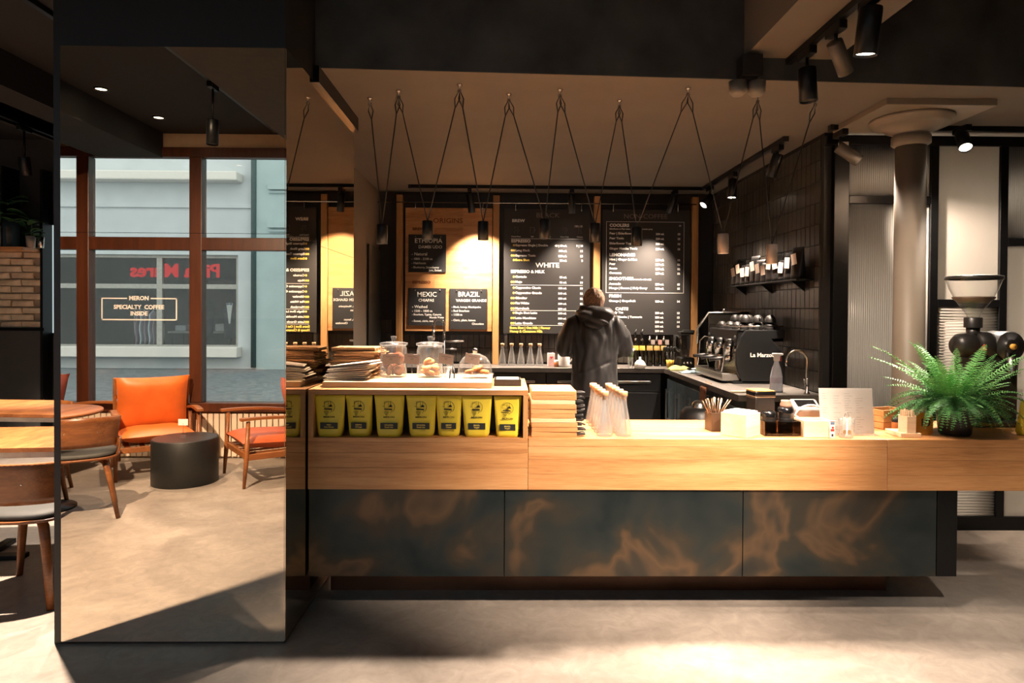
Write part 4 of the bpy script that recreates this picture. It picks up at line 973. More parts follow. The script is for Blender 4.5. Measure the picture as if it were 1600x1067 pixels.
# ---------------------------------------------------------------- corked water bottles
CORK = mat('cork', S(214, 172, 128), 0.9, var=0.15, scale=80)
def bottle_proto():
    t = thing('water_bottle', 'x', 'bottle')
    MB().lathe([(0.001, 0.004), (0.036, 0.0), (0.041, 0.004), (0.042, 0.016), (0.037, 0.05), (0.027, 0.105), (0.019, 0.15), (0.0155, 0.178), (0.0155, 0.194), (0.018, 0.196), (0.018, 0.204), (0.0135, 0.204), (0.0135, 0.18), (0.034, 0.05), (0.038, 0.016), (0.001, 0.010)], seg=28, cap=False).build('glass_body', GLASSB, t)
    MB().lathe([(0.001, 0.188), (0.0125, 0.188), (0.0132, 0.206), (0.020, 0.206), (0.0205, 0.226), (0.019, 0.229), (0.001, 0.229)], seg=20, cap=False).build('cork_stopper', CORK, t)
    return t
BP = bottle_proto(); first = [True]
def bottle(loc, label, group):
    if first[0]:
        first[0] = False; BP.location = loc; BP['label'] = label; BP['group'] = group; return BP
    return dup(BP, loc, 0, label, group)
for c_, (xa, xb) in enumerate(((0.532, 0.525), (0.630, 0.615))):
    for k in range(5):
        bottle((xa+(xb-xa)*k/4, 3.465+0.098*k, ZTOP+0.0005), 'corked glass water bottle in the row next to the serving boards' if c_ == 0 else 'corked glass water bottle in the row away from the serving boards', 'water bottles on the bar row %d' % (c_+1))
for k, px in enumerate((785, 799.5, 814, 829, 843)):
    bottle((at(px, 560, Y=7.02).x, 7.02, ZK+0.0005), 'corked glass water bottle on the work counter below the black menu', 'water bottles on the work counter')
# ---------------------------------------------------------------- middle of the bar: straws, napkins, cups
def onbar(px, Y): return at(px, 670, Y=Y).x
t = thing('straw_holder', 'dark wooden holder with metal straws beside the napkin box', 'straw holder', (onbar(1117, 3.630), 3.630, ZTOP+0.0005), 0.15)
DW = wood('dark_walnut', S(48, 35, 25), S(36, 26, 18), S(58, 43, 30), 'z')
hs = 0.040
MB().box(-hs, hs, -hs, hs, 0, 0.006).box(-hs, -hs+0.006, -hs, hs, 0.006, 0.10).box(hs-0.006, hs, -hs, hs, 0.006, 0.10).box(-hs+0.006, hs-0.006, -hs, -hs+0.006, 0.006, 0.10).box(-hs+0.006, hs-0.006, hs-0.006, hs, 0.006, 0.10).build('box', DW, t)
STRAW = mat('steel_straw', S(150, 120, 96), 0.25, 0.9)
rnd = random.Random(8)
for k in range(14):
    lean = -0.55+1.25*k/13+rnd.uniform(-0.08, 0.08); ln_ = 0.185; bx = -0.02+0.04*k/13-0.4*lean*0.03
    MB().tube([(bx, rnd.uniform(-0.02, 0.02), 0.008), (bx+lean*0.045, 0.0, 0.10), (bx+lean*ln_*0.62, rnd.uniform(-0.02, 0.03), 0.155+0.025*(1-abs(lean)))], 0.0032, 6).build('straw', STRAW, t)
PALEW = wood('pale_birch', S(238, 208, 172), S(226, 192, 152), S(246, 222, 192), 'x')
t = thing('napkin_box', 'pale birch corner box filled with white napkins', 'napkin box', (onbar(1158, 3.490), 3.500, ZTOP+0.0005), 0.72)
s_ = 0.072; hb = 0.118
MB().box(-s_, s_, -s_, -s_+0.008, 0, hb).build('front_panel', PALEW, t, 0.001)
MB().box(s_-0.008, s_, -s_+0.008, s_, 0, hb).build('side_panel', PALEW, t, 0.001)
MB().box(-s_, -s_+0.008, -s_+0.008, s_, 0, hb).build('side_panel', PALEW, t, 0.001)
MB().box(-s_+0.008, s_-0.008, s_-0.008, s_, 0, hb).build('back_panel', PALEW, t, 0.001)
for k in range(6): MB().box(-s_+0.009, s_-0.009, -s_+0.009, s_-0.009, 0.01+0.018*k, 0.026+0.018*k+(0.012 if k == 5 else 0)).build('napkin', PAPER, t, 0.004)
t = thing('tea_tin', 'square black tin with a yellow lid behind the napkins', 'tin', (onbar(1188, 3.790), 3.790, ZTOP+0.0005), 0.1)
MB().box(-0.058, 0.058, -0.058, 0.058, 0, 0.165).build('tin_body', mat('black_tin', S(30, 31, 33), 0.3, 0.3), t, 0.008)
MB().box(-0.060, 0.060, -0.060, 0.060, 0.165, 0.172).build('rim', STEEL, t, 0.003)
MB().box(-0.061, 0.061, -0.061, 0.061, 0.172, 0.20).build('lid', BLACKG, t, 0.006)
MB().box(-0.056, 0.056, -0.056, 0.056, 0.200, 0.203).build('lid_top', mat('mustard_lid', S(214, 160, 66), 0.5), t, 0.001)
TRAYM = glass('smoked_acrylic', (0.5, 0.44, 0.38, 1), 0.5, 0.6, base=0.04)
t = thing('cup_tray', 'smoked acrylic tray holding two black ridged cups', 'tray', (onbar(1217, 3.510), 3.510, ZTOP+0.0005))
a, d_ = 0.094, 0.05
for q in ((-a, a, -d_, d_, 0, 0.004), (-a, a, -d_, -d_+0.004, 0.004, 0.075), (-a, a, d_-0.004, d_, 0.004, 0.075), (-a, -a+0.004, -d_+0.004, d_-0.004, 0.004, 0.075), (a-0.004, a, -d_+0.004, d_-0.004, 0.004, 0.075)):
    MB().box(*q).build('tray_wall', TRAYM, t)
for px, hcup, lb in ((1201, 0.118, 'shorter black ridged reusable cup in the smoked tray'), (1227, 0.140, 'taller black reusable cup with a wooden stopper')):
    t = thing('reusable_cup', lb, 'cup', (onbar(px, 3.510), 3.510, ZTOP+0.005))
    pr = [(0.001, 0), (0.034, 0), (0.036, 0.01)]
    for k in range(6): z_ = 0.014+k*(hcup-0.05)/6; pr += [(0.037, z_), (0.0385, z_+0.004), (0.037, z_+0.009)]
    pr += [(0.039, hcup-0.032), (0.041, hcup-0.028)]
    MB().lathe(pr, seg=32, cap=False).build('cup_body', BLACK, t)
    MB().lathe([(0.041, hcup-0.028), (0.042, hcup-0.012), (0.038, hcup-0.004), (0.034, hcup), (0.001, hcup)], seg=32, cap=False).build('lid', BLACKG, t)
    if hcup > 0.13: MB().lathe([(0.001, hcup), (0.026, hcup), (0.029, hcup+0.012), (0.022, hcup+0.03), (0.024, hcup+0.036), (0.001, hcup+0.038)], seg=12, cap=False).build('stopper', mat('pinkish_wood', S(170, 130, 110), 0.6), t)
t = thing('wooden_box', 'open pale birch box between the cups and the menu stand', 'box', (onbar(1270, 3.490), 3.490, ZTOP+0.0005))
a, d_, h_ = 0.074, 0.06, 0.085
MB().box(-a, a, -d_, -d_+0.008, 0, h_).build('front_panel', PALEW, t, 0.001); MB().box(-a, a, d_-0.008, d_, 0, h_).build('back_panel', PALEW, t, 0.001)
for sx in (-1, 1): MB().box(min(sx*a, sx*(a-0.008)), max(sx*a, sx*(a-0.008)), -d_+0.008, d_-0.008, 0, h_).build('side_panel', PALEW, t, 0.001)
MB().box(-a+0.008, a-0.008, -d_+0.008, d_-0.008, 0.0, 0.05).build('cards', PAPER, t, 0.003)
t = thing('card_terminal', 'grey card terminal with a white cable behind the wooden box', 'card terminal', (onbar(1255, 3.750), 3.750, ZTOP+0.0005))
M = Matrix.Translation((0, 0, 0.085)) @ Matrix.Rotation(0.5, 4, 'X')
MB().box(-0.07, 0.08, -0.05, 0.06, -0.02, 0.05, M).build('shell', mat('grey_shell', S(128, 120, 118), 0.5), t, 0.012)
MB().box(-0.05, 0.06, -0.02, 0.04, 0.05, 0.052, M).build('screen', BLACKG, t)
MB().box(-0.05, 0.05, -0.04, 0.04, 0, 0.075).build('base', BLACK, t, 0.01)
MB().tube([(-0.06, -0.09, 0.06)]+[(0.0+0.09*math.sin(a_), -0.09, 0.06+0.075*math.sin((a_+PI/2)/PI*PI)) for a_ in [-PI/2+PI*k/12 for k in range(1, 12)]]+[(0.10, -0.09, 0.03), (0.13, -0.08, 0.004)], 0.005, 8).build('cable', WHITE, t)
# white menu stand
Ys = 3.530; pa, pb = at(1282, 690, Y=Ys), at(1366, 690, Y=Ys); hS = at(1320, 607, Y=Ys).z-ZTOP
t = thing('menu_stand', 'white paper menu in a clear upright stand on the bar', 'menu', ((pa.x+pb.x)/2, Ys, ZTOP+0.0005))
hw = (pb.x-pa.x)/2
M = Matrix.Rotation(-0.12, 4, 'X')
MB().box(-hw, hw, -0.0015, 0.0, 0.004, hS, M).build('sheet', PAPER, t)
MB().box(-hw-0.002, hw+0.002, -0.004, -0.002, 0.002, hS+0.002, M).build('acrylic_front', GLASSC, t)
MB().box(-hw-0.002, hw+0.002, -0.05, 0.05, 0, 0.003).build('foot', GLASSC, t)
pm = MB(); GP = mat('faint_print', S(196, 186, 178), 0.8)
rnd = random.Random(4)
for c_ in range(4):
    for k in range(16):
        if rnd.random() < 0.75: x_ = -hw+0.015+c_*0.06; z_ = hS-0.03-k*0.0125; pm.box(x_, x_+rnd.uniform(0.015, 0.042), -0.0019, -0.0016, z_, z_+0.002, M)
pm.build('print', GP, t)
t = thing('picture_card', 'small upright card with red and blue pictures beside the menu stand', 'card', (onbar(1300, 3.420), 3.420, ZTOP+0.0005), 0.1)
MB().box(-0.014, 0.014, -0.004, 0.004, 0, 0.088).build('card_box', PAPER, t, 0.001)
MB().box(-0.011, 0.011, -0.0046, -0.004, 0.068, 0.082).build('blue_print', mat('blue_print', S(110, 130, 160), 0.7), t)
MB().box(-0.013, 0.013, -0.0046, -0.004, 0.084, 0.087).box(-0.010, 0.010, -0.0046, -0.004, 0.034, 0.046).box(-0.004, 0.008, -0.0046, -0.004, 0.048, 0.058).build('red_print', mat('red_print', S(190, 60, 50), 0.7), t)
MB().box(-0.005, 0.005, -0.0046, -0.004, 0.008, 0.02).build('dark_print', PRINTK, t)
t = thing('tag_glass', 'glass tumbler holding key tags in front of the menu stand', 'glass', (onbar(1322, 3.430), 3.430, ZTOP+0.0005))
MB().lathe([(0.001, 0.0), (0.034, 0.0), (0.041, 0.10), (0.039, 0.10), (0.032, 0.006), (0.001, 0.006)], seg=28, cap=False).build('tumbler', GLASSC, t)
for dx, rz_ in ((-0.012, 0.2), (0.014, -0.3)):
    o = MB().box(-0.008, 0.008, -0.001, 0.001, 0.012, 0.105).build('tag', PAPER, t, 0.0008, (dx, -0.005, 0.0), rz_)
    MB().cyl(0.010, -0.0005, 0.0015, (0, 0, 0), 16, Matrix.Translation((0, -0.001, 0.03)) @ Matrix.Rotation(PI/2, 4, 'X')).build('seal', mat('amber_seal', S(184, 140, 50), 0.5), o)
MB().tube([(-0.012, -0.004, 0.10)]+[(-0.012+0.026*(1-math.cos(PI*k/8))/2*1.0, -0.004, 0.10+0.03*math.sin(PI*k/8)) for k in range(9)], 0.0012, 5).build('string', STEEL, t)
# wooden crate, spice jar, stick holder, table number
t = thing('bread_crate', 'low slatted oak crate behind the stick holder', 'crate', (onbar(1384, 3.750), 3.750, ZTOP+0.0005), 0.35)
for k in range(3):
    for q in ((-0.09, 0.09, -0.06, -0.052), (-0.09, 0.09, 0.052, 0.06)): MB().box(q[0], q[1], q[2], q[3], 0.004+0.035*k, 0.036+0.035*k).build('slat', OAK, t, 0.002)
    for sx in (-0.086, 0.086): MB().box(sx-0.004, sx+0.004, -0.052, 0.052, 0.004+0.035*k, 0.036+0.035*k).build('slat', OAK, t, 0.002)
MB().box(-0.085, 0.085, -0.052, 0.052, 0.0, 0.006).build('bottom', OAK, t)
t = thing('spice_jar', 'small amber jar with a black lid and green sprig', 'jar', (onbar(1400, 3.600), 3.600, ZTOP+0.0005))
MB().lathe([(0.001, 0), (0.021, 0), (0.022, 0.05), (0.018, 0.055), (0.001, 0.055)], seg=20, cap=False).build('jar_body', mat('amber_jar', S(176, 104, 50), 0.3), t)
MB().lathe([(0.021, 0.055), (0.021, 0.078), (0.001, 0.079)], seg=20, cap=False).build('jar_lid', BLACK, t)
for k in range(5): MB().sheet(lambda u, v, k=k: (0.02*math.cos(k*1.3)*u+0.004*(v-0.5), 0.02*math.sin(k*1.3)*u, 0.08+0.02*u-0.012*u*u), 3, 2, True, 0.001).build('leaf', mat('sprig_green', S(86, 130, 60), 0.6), t)
t = thing('stick_holder', 'hexagonal pale wooden holder full of stirring sticks on a tray', 'stick holder', (onbar(1417, 3.480), 3.480, ZTOP+0.0005))
MB().box(-0.058, 0.05, -0.045, 0.10, 0, 0.022).build('tray', PALEW, t, 0.002)
MB().lathe([(0.046, 0.0225), (0.046, 0.108), (0.040, 0.108), (0.040, 0.03), (0.001, 0.03)], seg=6, cap=False, smooth=False).build('hexagon', PALEW, t)
rnd = random.Random(9)
for k in range(30):
    a_ = k*2.4; rr_ = 0.033*math.sqrt((k+0.5)/30)
    MB().box(-0.003, 0.003, -0.0012, 0.0012, 0.031, 0.130+rnd.uniform(0, 0.01)).build('stick', PALEW, t, 0, (rr_*math.cos(a_), rr_*math.sin(a_), 0), rnd.uniform(0, 3))
t = thing('table_number', 'amber acrylic table number reading 10 beside the stick holder', 'table number', (onbar(1444, 3.510), 3.510, ZTOP+0.0005))
s_ = 0.045
MB().prism([(-s_+0.01, 0), (s_-0.01, 0), (s_, 0.012), (s_, 0.10), (s_-0.015, 0.118), (-s_+0.015, 0.118), (-s_, 0.10), (-s_, 0.012)], -0.006, 0.006, 'xz').build('plaque', mat('amber_acrylic', S(170, 118, 44), 0.25), t, 0.002)
text(t, 'number', '10', 0, -0.0066, 0.065, 0.058, PRINTK, 'CENTER', 0.001)
# ---------------------------------------------------------------- fern
LEAF = mat('fern_green', S(62, 124, 60), 0.55, var=0.25, scale=14); LEAFL = mat('fern_light_green', S(104, 164, 92), 0.55, var=0.2, scale=14)
def frond_mesh(arch, droop, m, seed, n=24):
    rnd = random.Random(seed); mb = MB()
    side = rnd.uniform(-0.12, 0.12)
    def c(t): return Vector((t*(1-0.18*t*droop), side*t*t, arch*t-droop*t*t))
    pts = [c(k/12) for k in range(13)]
    mb.tube(pts, [0.006*(1-0.8*k/12) for k in range(13)], 4, cap=False)
    for k in range(n):
        t = 0.10+0.90*k/(n-1); p = c(t); d = (c(min(1, t+0.02))-c(t-0.02)).normalized()
        lat = Vector((-d.y, d.x, 0)).normalized(); up = d.cross(lat)
        if up.z < 0: up = -up
        L = 0.125*math.sin(PI*min(1, 0.18+0.82*t))**0.6*(1-0.55*t)+0.012
        wd = 0.019*(1-0.4*t)
        for s_ in (-1, 1):
            o = lat*s_*L+d*L*0.30+up*L*rnd.uniform(-0.25, 0.12)
            mid = p+o*0.5+up*0.012
            mb.add([p-d*wd*0.4, p+d*wd*0.6, mid+d*wd*0.75, mid-d*wd*0.55, p+o], [(0, 1, 2, 3), (3, 2, 4)])
    return mb.mesh('frond', m)
FDEF = ((0.9, 0.35, LEAFL), (0.75, 0.6, LEAF), (0.55, 0.72, LEAF), (0.55, 0.88, LEAF), (0.50, 0.80, LEAF), (0.65, 0.45, LEAFL), (1.3, 0.5, LEAFL), (0.35, 0.55, LEAF))
FM = [frond_mesh(a, d, m_, i) for i, (a, d, m_) in enumerate(FDEF)]
pf = at(1507, 683, Z=ZTOP); fx, fy = pf.x+0.0, 3.530
t = thing('potted_fern', 'bushy green fern in a dark pot on the bar', 'potted plant', (fx, fy, ZTOP+0.0005))
MB().lathe([(0.001, 0.0), (0.070, 0.0), (0.076, 0.01), (0.090, 0.16), (0.090, 0.168), (0.083, 0.168), (0.080, 0.14), (0.001, 0.14)], seg=36, cap=False).build('pot', mat('dark_pot', S(52, 48, 45), 0.45), t)
MB().lathe([(0.001, 0.150), (0.05, 0.148), (0.081, 0.142)], seg=24, cap=False).build('soil', mat('soil', S(46, 34, 24), 0.95, var=0.4, scale=40, bump=0.6), t)
rnd = random.Random(21)
NF = 185
for k in range(NF):
    a = k*2.399963; tier = k/NF
    if tier < 0.30: mi = rnd.choice((6, 6, 0)); sc = rnd.uniform(0.28, 0.50)
    elif tier < 0.68: mi = rnd.choice((1, 5, 2, 0)); sc = rnd.uniform(0.26, 0.42)
    else: mi = rnd.choice((2, 3, 4, 7)); sc = rnd.uniform(0.28, 0.44)
    if math.sin(a) < -0.3 and mi in (3, 4): sc *= 0.72
    elif math.sin(a) < -0.55: sc *= 0.75
    sc *= 0.88
    dd_ = FDEF[mi][1]-FDEF[mi][0]
    if dd_ > 0: sc = min(sc, 0.115/dd_)
    o = link('frond', FM[mi], t, (0.045*math.cos(a)*rnd.random(), 0.045*math.sin(a)*rnd.random(), 0.150))
    o.rotation_euler = (rnd.uniform(-0.25, 0.25), rnd.uniform(-0.12, 0.12), a); o.scale = (sc*(0.5 if tier < 0.16 else 1), sc, sc)
HANG = [frond_mesh(0.45, 1.05, m_, 40+i, 20) for i, m_ in enumerate((LEAF, LEAFL))]
for k in range(46):
    a = PI*(0.92+1.16*k/45)+rnd.uniform(-0.08, 0.08) if k % 5 else rnd.uniform(0, PI)
    o = link('frond', HANG[k % 2], t, (0.055*math.cos(a), 0.055*math.sin(a), 0.158+rnd.uniform(0, 0.05)))
    sc = rnd.uniform(0.17, 0.225); o.scale = (sc*rnd.uniform(0.75, 1.25), sc*1.25, sc)
    o.rotation_euler = (rnd.uniform(-0.2, 0.2), 0, a)
# ---------------------------------------------------------------- coffee grinder
YG = 3.870; G = lambda px, py: at(px, py, Y=YG)
xg = G(1520, 540).x
t = thing('coffee_grinder', 'black shop coffee grinder with a clear cone hopper behind the fern', 'coffee grinder', (xg, YG, ZTOP+0.0005))
gz = lambda py: G(1520, py).z-ZTOP; gx = lambda px: G(px, 540).x-xg
GRM = mat('grinder_black', S(34, 32, 31), 0.4)
rh = (gx(1558)-gx(1482))/2
MB().lathe([(0.030, gz(498)), (0.034, gz(492)), (rh*0.62, gz(470)), (rh*0.85, gz(452)), (rh*0.97, gz(438)), (rh*0.99, gz(435))], seg=40, cap=False).build('hopper', GLASSC, t)
MB().lathe([(rh*0.98, gz(437)), (rh*1.02, gz(437)), (rh*1.02, gz(432)), (rh*0.9, gz(431)), (0.001, gz(431))], seg=40, cap=False).build('hopper_lid', GRM, t)
MB().lathe([(rh*0.52, gz(474)), (rh*0.75, gz(466)), (rh*0.75, gz(464)), (0.001, gz(463))], seg=30, cap=False).build('hopper_guard', mat('brown_guard', S(84, 66, 52), 0.5), t)
MB().lathe([(0.047, gz(512)), (0.047, gz(497)), (0.043, gz(496)), (0.001, gz(496))], seg=30, cap=False).build('collar', GRM, t)
MB().lathe([(0.034, gz(522)), (0.036, gz(512)), (0.001, gz(511.9))], seg=24, cap=False).build('neck', GRM, t)
zc_ = gz(540); M = Matrix.Translation((0, 0, zc_)) @ Matrix.Rotation(PI/2, 4, 'Y')
MB().lathe([(0.001, gx(1488)), (0.045, gx(1490)), (0.068, gx(1497)), (0.072, gx(1507)), (0.072, gx(1517)), (0.066, gx(1520)), (0.080, gx(1522)), (0.084, gx(1540)), (0.06, gx(1556)), (0.001, gx(1557))], (0, 0, 0), 36, M, cap=False).build('motor_housing', GRM, t)
M = Matrix.Translation((gx(1563), -0.02, zc_)) @ Matrix.Rotation(PI/2, 4, 'X')
MB().lathe([(0.001, -0.10), (0.082, -0.10), (0.086, -0.09), (0.086, 0.055), (0.080, 0.062), (0.040, 0.062), (0.040, 0.070), (0.032, 0.074), (0.001, 0.074)], (0, 0, 0), 40, M, cap=False).build('burr_housing', GRM, t)
MB().lathe([(0.017, 0.074), (0.017, 0.086), (0.001, 0.088)], (0, 0, 0), 20, M, cap=False).build('dial_knob', mat('amber_knob', S(226, 170, 70), 0.4), t)
MB().prism([(-0.02, 0.0), (0.02, 0.0), (0.006, 0.036)], -0.088, -0.082, 'xz', Matrix.Translation((gx(1520), 0, gz(546)))).build('badge', mat('red_badge', S(214, 60, 48), 0.4), t)
MB().prism([(-0.008, 0.008), (0.008, 0.008), (0.002, 0.020)], -0.0895, -0.088, 'xz', Matrix.Translation((gx(1520), 0, gz(546)))).build('badge_mark', PRINTW, t)
MB().box(gx(1506), gx(1580), -0.06, 0.09, 0.03, zc_-0.05).build('body', GRM, t, 0.015)
MB().box(gx(1496), gx(1590), -0.13, 0.10, 0, 0.03).build('base', GRM, t, 0.008)
MB().lathe([(0.028, zc_-0.15), (0.034, zc_-0.06), (0.001, zc_-0.055)], (gx(1563), -0.09, 0), 20, cap=False).build('spout', STEEL, t)
# ---------------------------------------------------------------- work counter: tap, jars, bottles
WK = lambda px, Y: at(px, 560, Y=Y).x
t = thing('spring_tap', 'tall steel spring tap with side spray at the sink', 'tap', (WK(694, 6.9), 6.9, ZK+0.0005))
hz0 = at(685, 498, Y=6.9).z-ZK; xa = WK(677, 6.9)-WK(694, 6.9)
MB().lathe([(0.03, 0), (0.03, 0.01), (0.016, 0.015), (0.014, hz0*0.55)], seg=20).build('stem', BLACKM, t)
arc = [(0, 0, hz0*0.55), (0, 0, hz0-0.07)]+[(xa/2+(-xa/2)*math.cos(PI*k/10), 0, hz0-0.07+0.07*math.sin(PI*k/10)) for k in range(1, 11)]+[(xa, 0, hz0-0.13)]
MB().tube(arc, 0.009, 10).build('hose', BLACK, t)
cp = []
acc = [Vector(a) for a in arc]; NT = 26
tot = sum((acc[i+1]-acc[i]).length for i in range(len(acc)-1))
def along(s):
    for i in range(len(acc)-1):
        L = (acc[i+1]-acc[i]).length
        if s <= L or i == len(acc)-2: return acc[i]+(acc[i+1]-acc[i])*(s/L), (acc[i+1]-acc[i]).normalized()
        s -= L
for k in range(NT*8):
    p, d = along(tot*k/(NT*8)); n = d.cross(Vector((0, 1, 0))).normalized(); b_ = Vector((0, 1, 0)); a = 2*PI*k/8
    cp.append(p+n*0.014*math.cos(a)+b_*0.014*math.sin(a))
MB().tube(cp, 0.0032, 5).build('spring', CHROME, t)
MB().lathe([(0.014, 0), (0.017, -0.02), (0.018, -0.09), (0.012, -0.10)], (xa, 0, hz0-0.12), 16).build('spray_head', CHROME, t)
MB().tube([(0, 0, hz0*0.52), (0.10, 0, hz0*0.52), (0.20, 0, hz0*0.53)], 0.010, 10).build('spout', STEEL, t)
MB().tube([(0, 0, hz0*0.36), (0.13, -0.02, hz0*0.36)], 0.008, 8).build('lever', STEEL, t)
t = thing('milk_jug', 'large white ceramic jug beside the person', 'jug', (WK(881, 6.85), 6.85, ZK+0.0005))
MB().lathe([(0.001, 0), (0.05, 0), (0.06, 0.02), (0.062, 0.12), (0.05, 0.17), (0.046, 0.2), (0.043, 0.2), (0.046, 0.17), (0.001, 0.02)], seg=28, cap=False).build('jug_body', WHITE, t)
MB().tube([(0.045, 0, 0.18), (0.095, 0, 0.17), (0.10, 0, 0.10), (0.058, 0, 0.05)], 0.008, 8).build('handle', WHITE, t)
t = thing('tea_box', 'small pink and white tea box beside the white jug', 'box', (WK(861, 6.95), 6.95, ZK+0.0005), 0.1)
MB().box(-0.035, 0.035, -0.03, 0.03, 0, 0.135).build('carton', mat('pink_carton', S(232, 190, 186), 0.7), t, 0.002)
MB().prism([(0.016*math.sin(a)**3, 0.09+0.001*(13*math.cos(a)-5*math.cos(2*a)-2*math.cos(3*a)-math.cos(4*a))) for a in [2*PI*k/20 for k in range(20)]], -0.0312, -0.030, 'xz').build('heart_print', mat('rose_print', S(196, 60, 84), 0.7), t)
t = thing('honey_jar', 'small amber honey jar with white lid by the tea box', 'jar', (WK(869.5, 6.85), 6.85, ZK+0.0005))
MB().lathe([(0.001, 0), (0.024, 0), (0.026, 0.035), (0.02, 0.05), (0.001, 0.05)], seg=18, cap=False).build('jar_body', mat('amber_jar', S(176, 104, 50), 0.3), t)
MB().lathe([(0.023, 0.05), (0.024, 0.07), (0.001, 0.072)], seg=18, cap=False).build('jar_lid', WHITE, t)
SYR = glass('dark_syrup_glass', (0.10, 0.09, 0.05, 1), 0.9, 0.5)
SYL = ['with a yellow band', 'with a yellow label', 'with a grey neck tag', 'with a pink neck tag', 'beside the yellow spoon cup']
for k, px in enumerate((993, 1003, 1015, 1026, 1037)):
    t = thing('syrup_bottle', 'dark syrup bottle with pump spout '+SYL[k], 'bottle', (WK(px, 7.0), 7.0, ZK+0.0005))
    MB().lathe([(0.001, 0), (0.030, 0), (0.0315, 0.01), (0.0315, 0.19), (0.028, 0.215), (0.013, 0.235), (0.013, 0.275)], seg=20, cap=False).build('bottle_body', mat('syrup_bottle_dark', S(24, 20, 12), 0.12), t)
    MB().lathe([(0.015, 0.26), (0.015, 0.285), (0.005, 0.29), (0.005, 0.315), (0.001, 0.316)], seg=12, cap=False).build('pump', STEEL, t)
    MB().lathe([(0.0322, 0.165), (0.0322, 0.19), (0.029, 0.214)], seg=20, cap=False).build('shoulder_label', PRINTY if k < 2 else mat('gold_shoulder', S(206, 176, 110), 0.4), t)
    if k > 1: MB().box(-0.02, 0.02, -0.001, 0.001, 0.0, 0.05).build('neck_tag', CARD if k != 3 else mat('pink_tag', S(224, 170, 160), 0.8), t, 0, (0.034, 0.0, 0.225))
    if k < 2: MB().tube([(0, 0, 0.29), (-0.012, -0.02, 0.35), (0.004, -0.02, 0.385)], [0.012, 0.014, 0.004], 8).build('pourer', BLACK, t)
t = thing('spoon_cup', 'yellow cup full of black spoons beside the blender', 'cup', (WK(1047, 6.82), 6.82, ZK+0.0005))
MB().lathe([(0.001, 0), (0.031, 0), (0.041, 0.078), (0.038, 0.078), (0.029, 0.006), (0.001, 0.006)], seg=24, cap=False).build('cup', mat('yellow_ceramic', S(228, 186, 78), 0.4), t)
for k in range(6):
    a = k*1.05; MB().tube([(0.01*math.cos(a), 0.01*math.sin(a), 0.01), (0.03*math.cos(a), 0.03*math.sin(a), 0.09), (0.05*math.cos(a), 0.05*math.sin(a), 0.16)], 0.0035, 6).sph(0.02, (0.055*math.cos(a), 0.055*math.sin(a), 0.185), 10, 6, None, 1.5, 1, 0.4).build('spoon', BLACK, t)
t = thing('garlic_pot', 'round white lidded pot with a thin neck on the work counter', 'pot', (WK(1000, 6.72), 6.72, ZK+0.0005))
MB().lathe([(0.001, 0), (0.045, 0), (0.058, 0.02), (0.056, 0.045), (0.035, 0.075), (0.012, 0.088), (0.009, 0.115), (0.001, 0.116)], seg=26, cap=False).build('pot_body', WHITE, t)
t = thing('bud_vase', 'clear glass vase with small white blossoms beside the person', 'vase', (WK(985, 6.72), 6.72, ZK+0.0005))
MB().lathe([(0.001, 0), (0.024, 0), (0.026, 0.11), (0.023, 0.11), (0.021, 0.006), (0.001, 0.006)], seg=20, cap=False).build('vase_glass', GLASSC, t)
rnd = random.Random(2)
for k in range(7):
    a = k*0.9; e = (0.035*math.cos(a), 0.03*math.sin(a), 0.16+0.03*rnd.random())
    st = MB().tube([(0, 0, 0.01), e], 0.0015, 5).build('stem', mat('stem_green', S(90, 120, 70), 0.7), t)
    MB().sph(0.011, e, 10, 7).build('blossom', WHITE, st)
t = thing('blender', 'jug blender with black lid beside the last oak post', 'blender', (WK(1071, 6.80), 6.80, ZK+0.0005))
MB().box(-0.075, 0.075, -0.08, 0.08, 0, 0.11).build('motor_base', BLACK, t, 0.015)
for dx in (-0.035, 0.0, 0.035): MB().lathe([(0.012, 0), (0.010, 0.015), (0.001, 0.016)], (0, 0, 0), 14, Matrix.Translation((dx, -0.08, 0.055)) @ Matrix.Rotation(PI/2, 4, 'X'), cap=False).build('knob', STEEL, t)
MB().loft([[(s*a, s*b, z) for a, b in ((-1, -1), (1, -1), (1, 1), (-1, 1))] for s, z in ((0.045, 0.11), (0.05, 0.15), (0.065, 0.34))], smooth=False, cap=False).build('jug', GLASSC, t, 0.004)
MB().box(-0.068, 0.068, -0.068, 0.068, 0.34, 0.37).box(-0.03, 0.085, -0.03, 0.03, 0.355, 0.385).build('lid', BLACK, t, 0.006)
MB().tube([(-0.06, 0, 0.32), (-0.11, 0, 0.33), (-0.115, 0, 0.20), (-0.055, 0, 0.17)], 0.012, 8).build('jug_handle', GLASSC, t)
def cloth(label, x, y, z, w_, d, hgt, m, seed, name='cleaning_cloth'):
    f = lambda u, v: (x+(u-0.5)*w_, y+(v-0.5)*d, z+0.004+hgt*(0.5+0.5*noise.noise(Vector((u*3.2, v*3.2, seed))))*math.sin(PI*u)**0.5*math.sin(PI*v)**0.5)
    return tag(MB().sheet(f, 18, 14, True, 0.003).build(name, m), label, 'cloth')
cloth('crumpled pale green cleaning cloth on the work counter corner', WK(1062, 6.55), 6.55, ZK, 0.22, 0.16, 0.07, mat('green_cloth', S(186, 190, 120), 0.95, var=0.15), 3)
cloth('folded blue grey cloth beside the green cleaning cloth', WK(1085, 6.05), 6.235, ZK, 0.16, 0.12, 0.04, mat('blue_cloth', S(120, 140, 146), 0.95, var=0.1), 8)
t = thing('black_dish', 'shallow round black dish near the espresso machine', 'dish', (1.86, 6.42, ZK+0.0005))
MB().lathe([(0.001, 0), (0.06, 0), (0.085, 0.025), (0.08, 0.027), (0.056, 0.006), (0.001, 0.006)], seg=28, cap=False).build('dish_body', BLACKG, t)
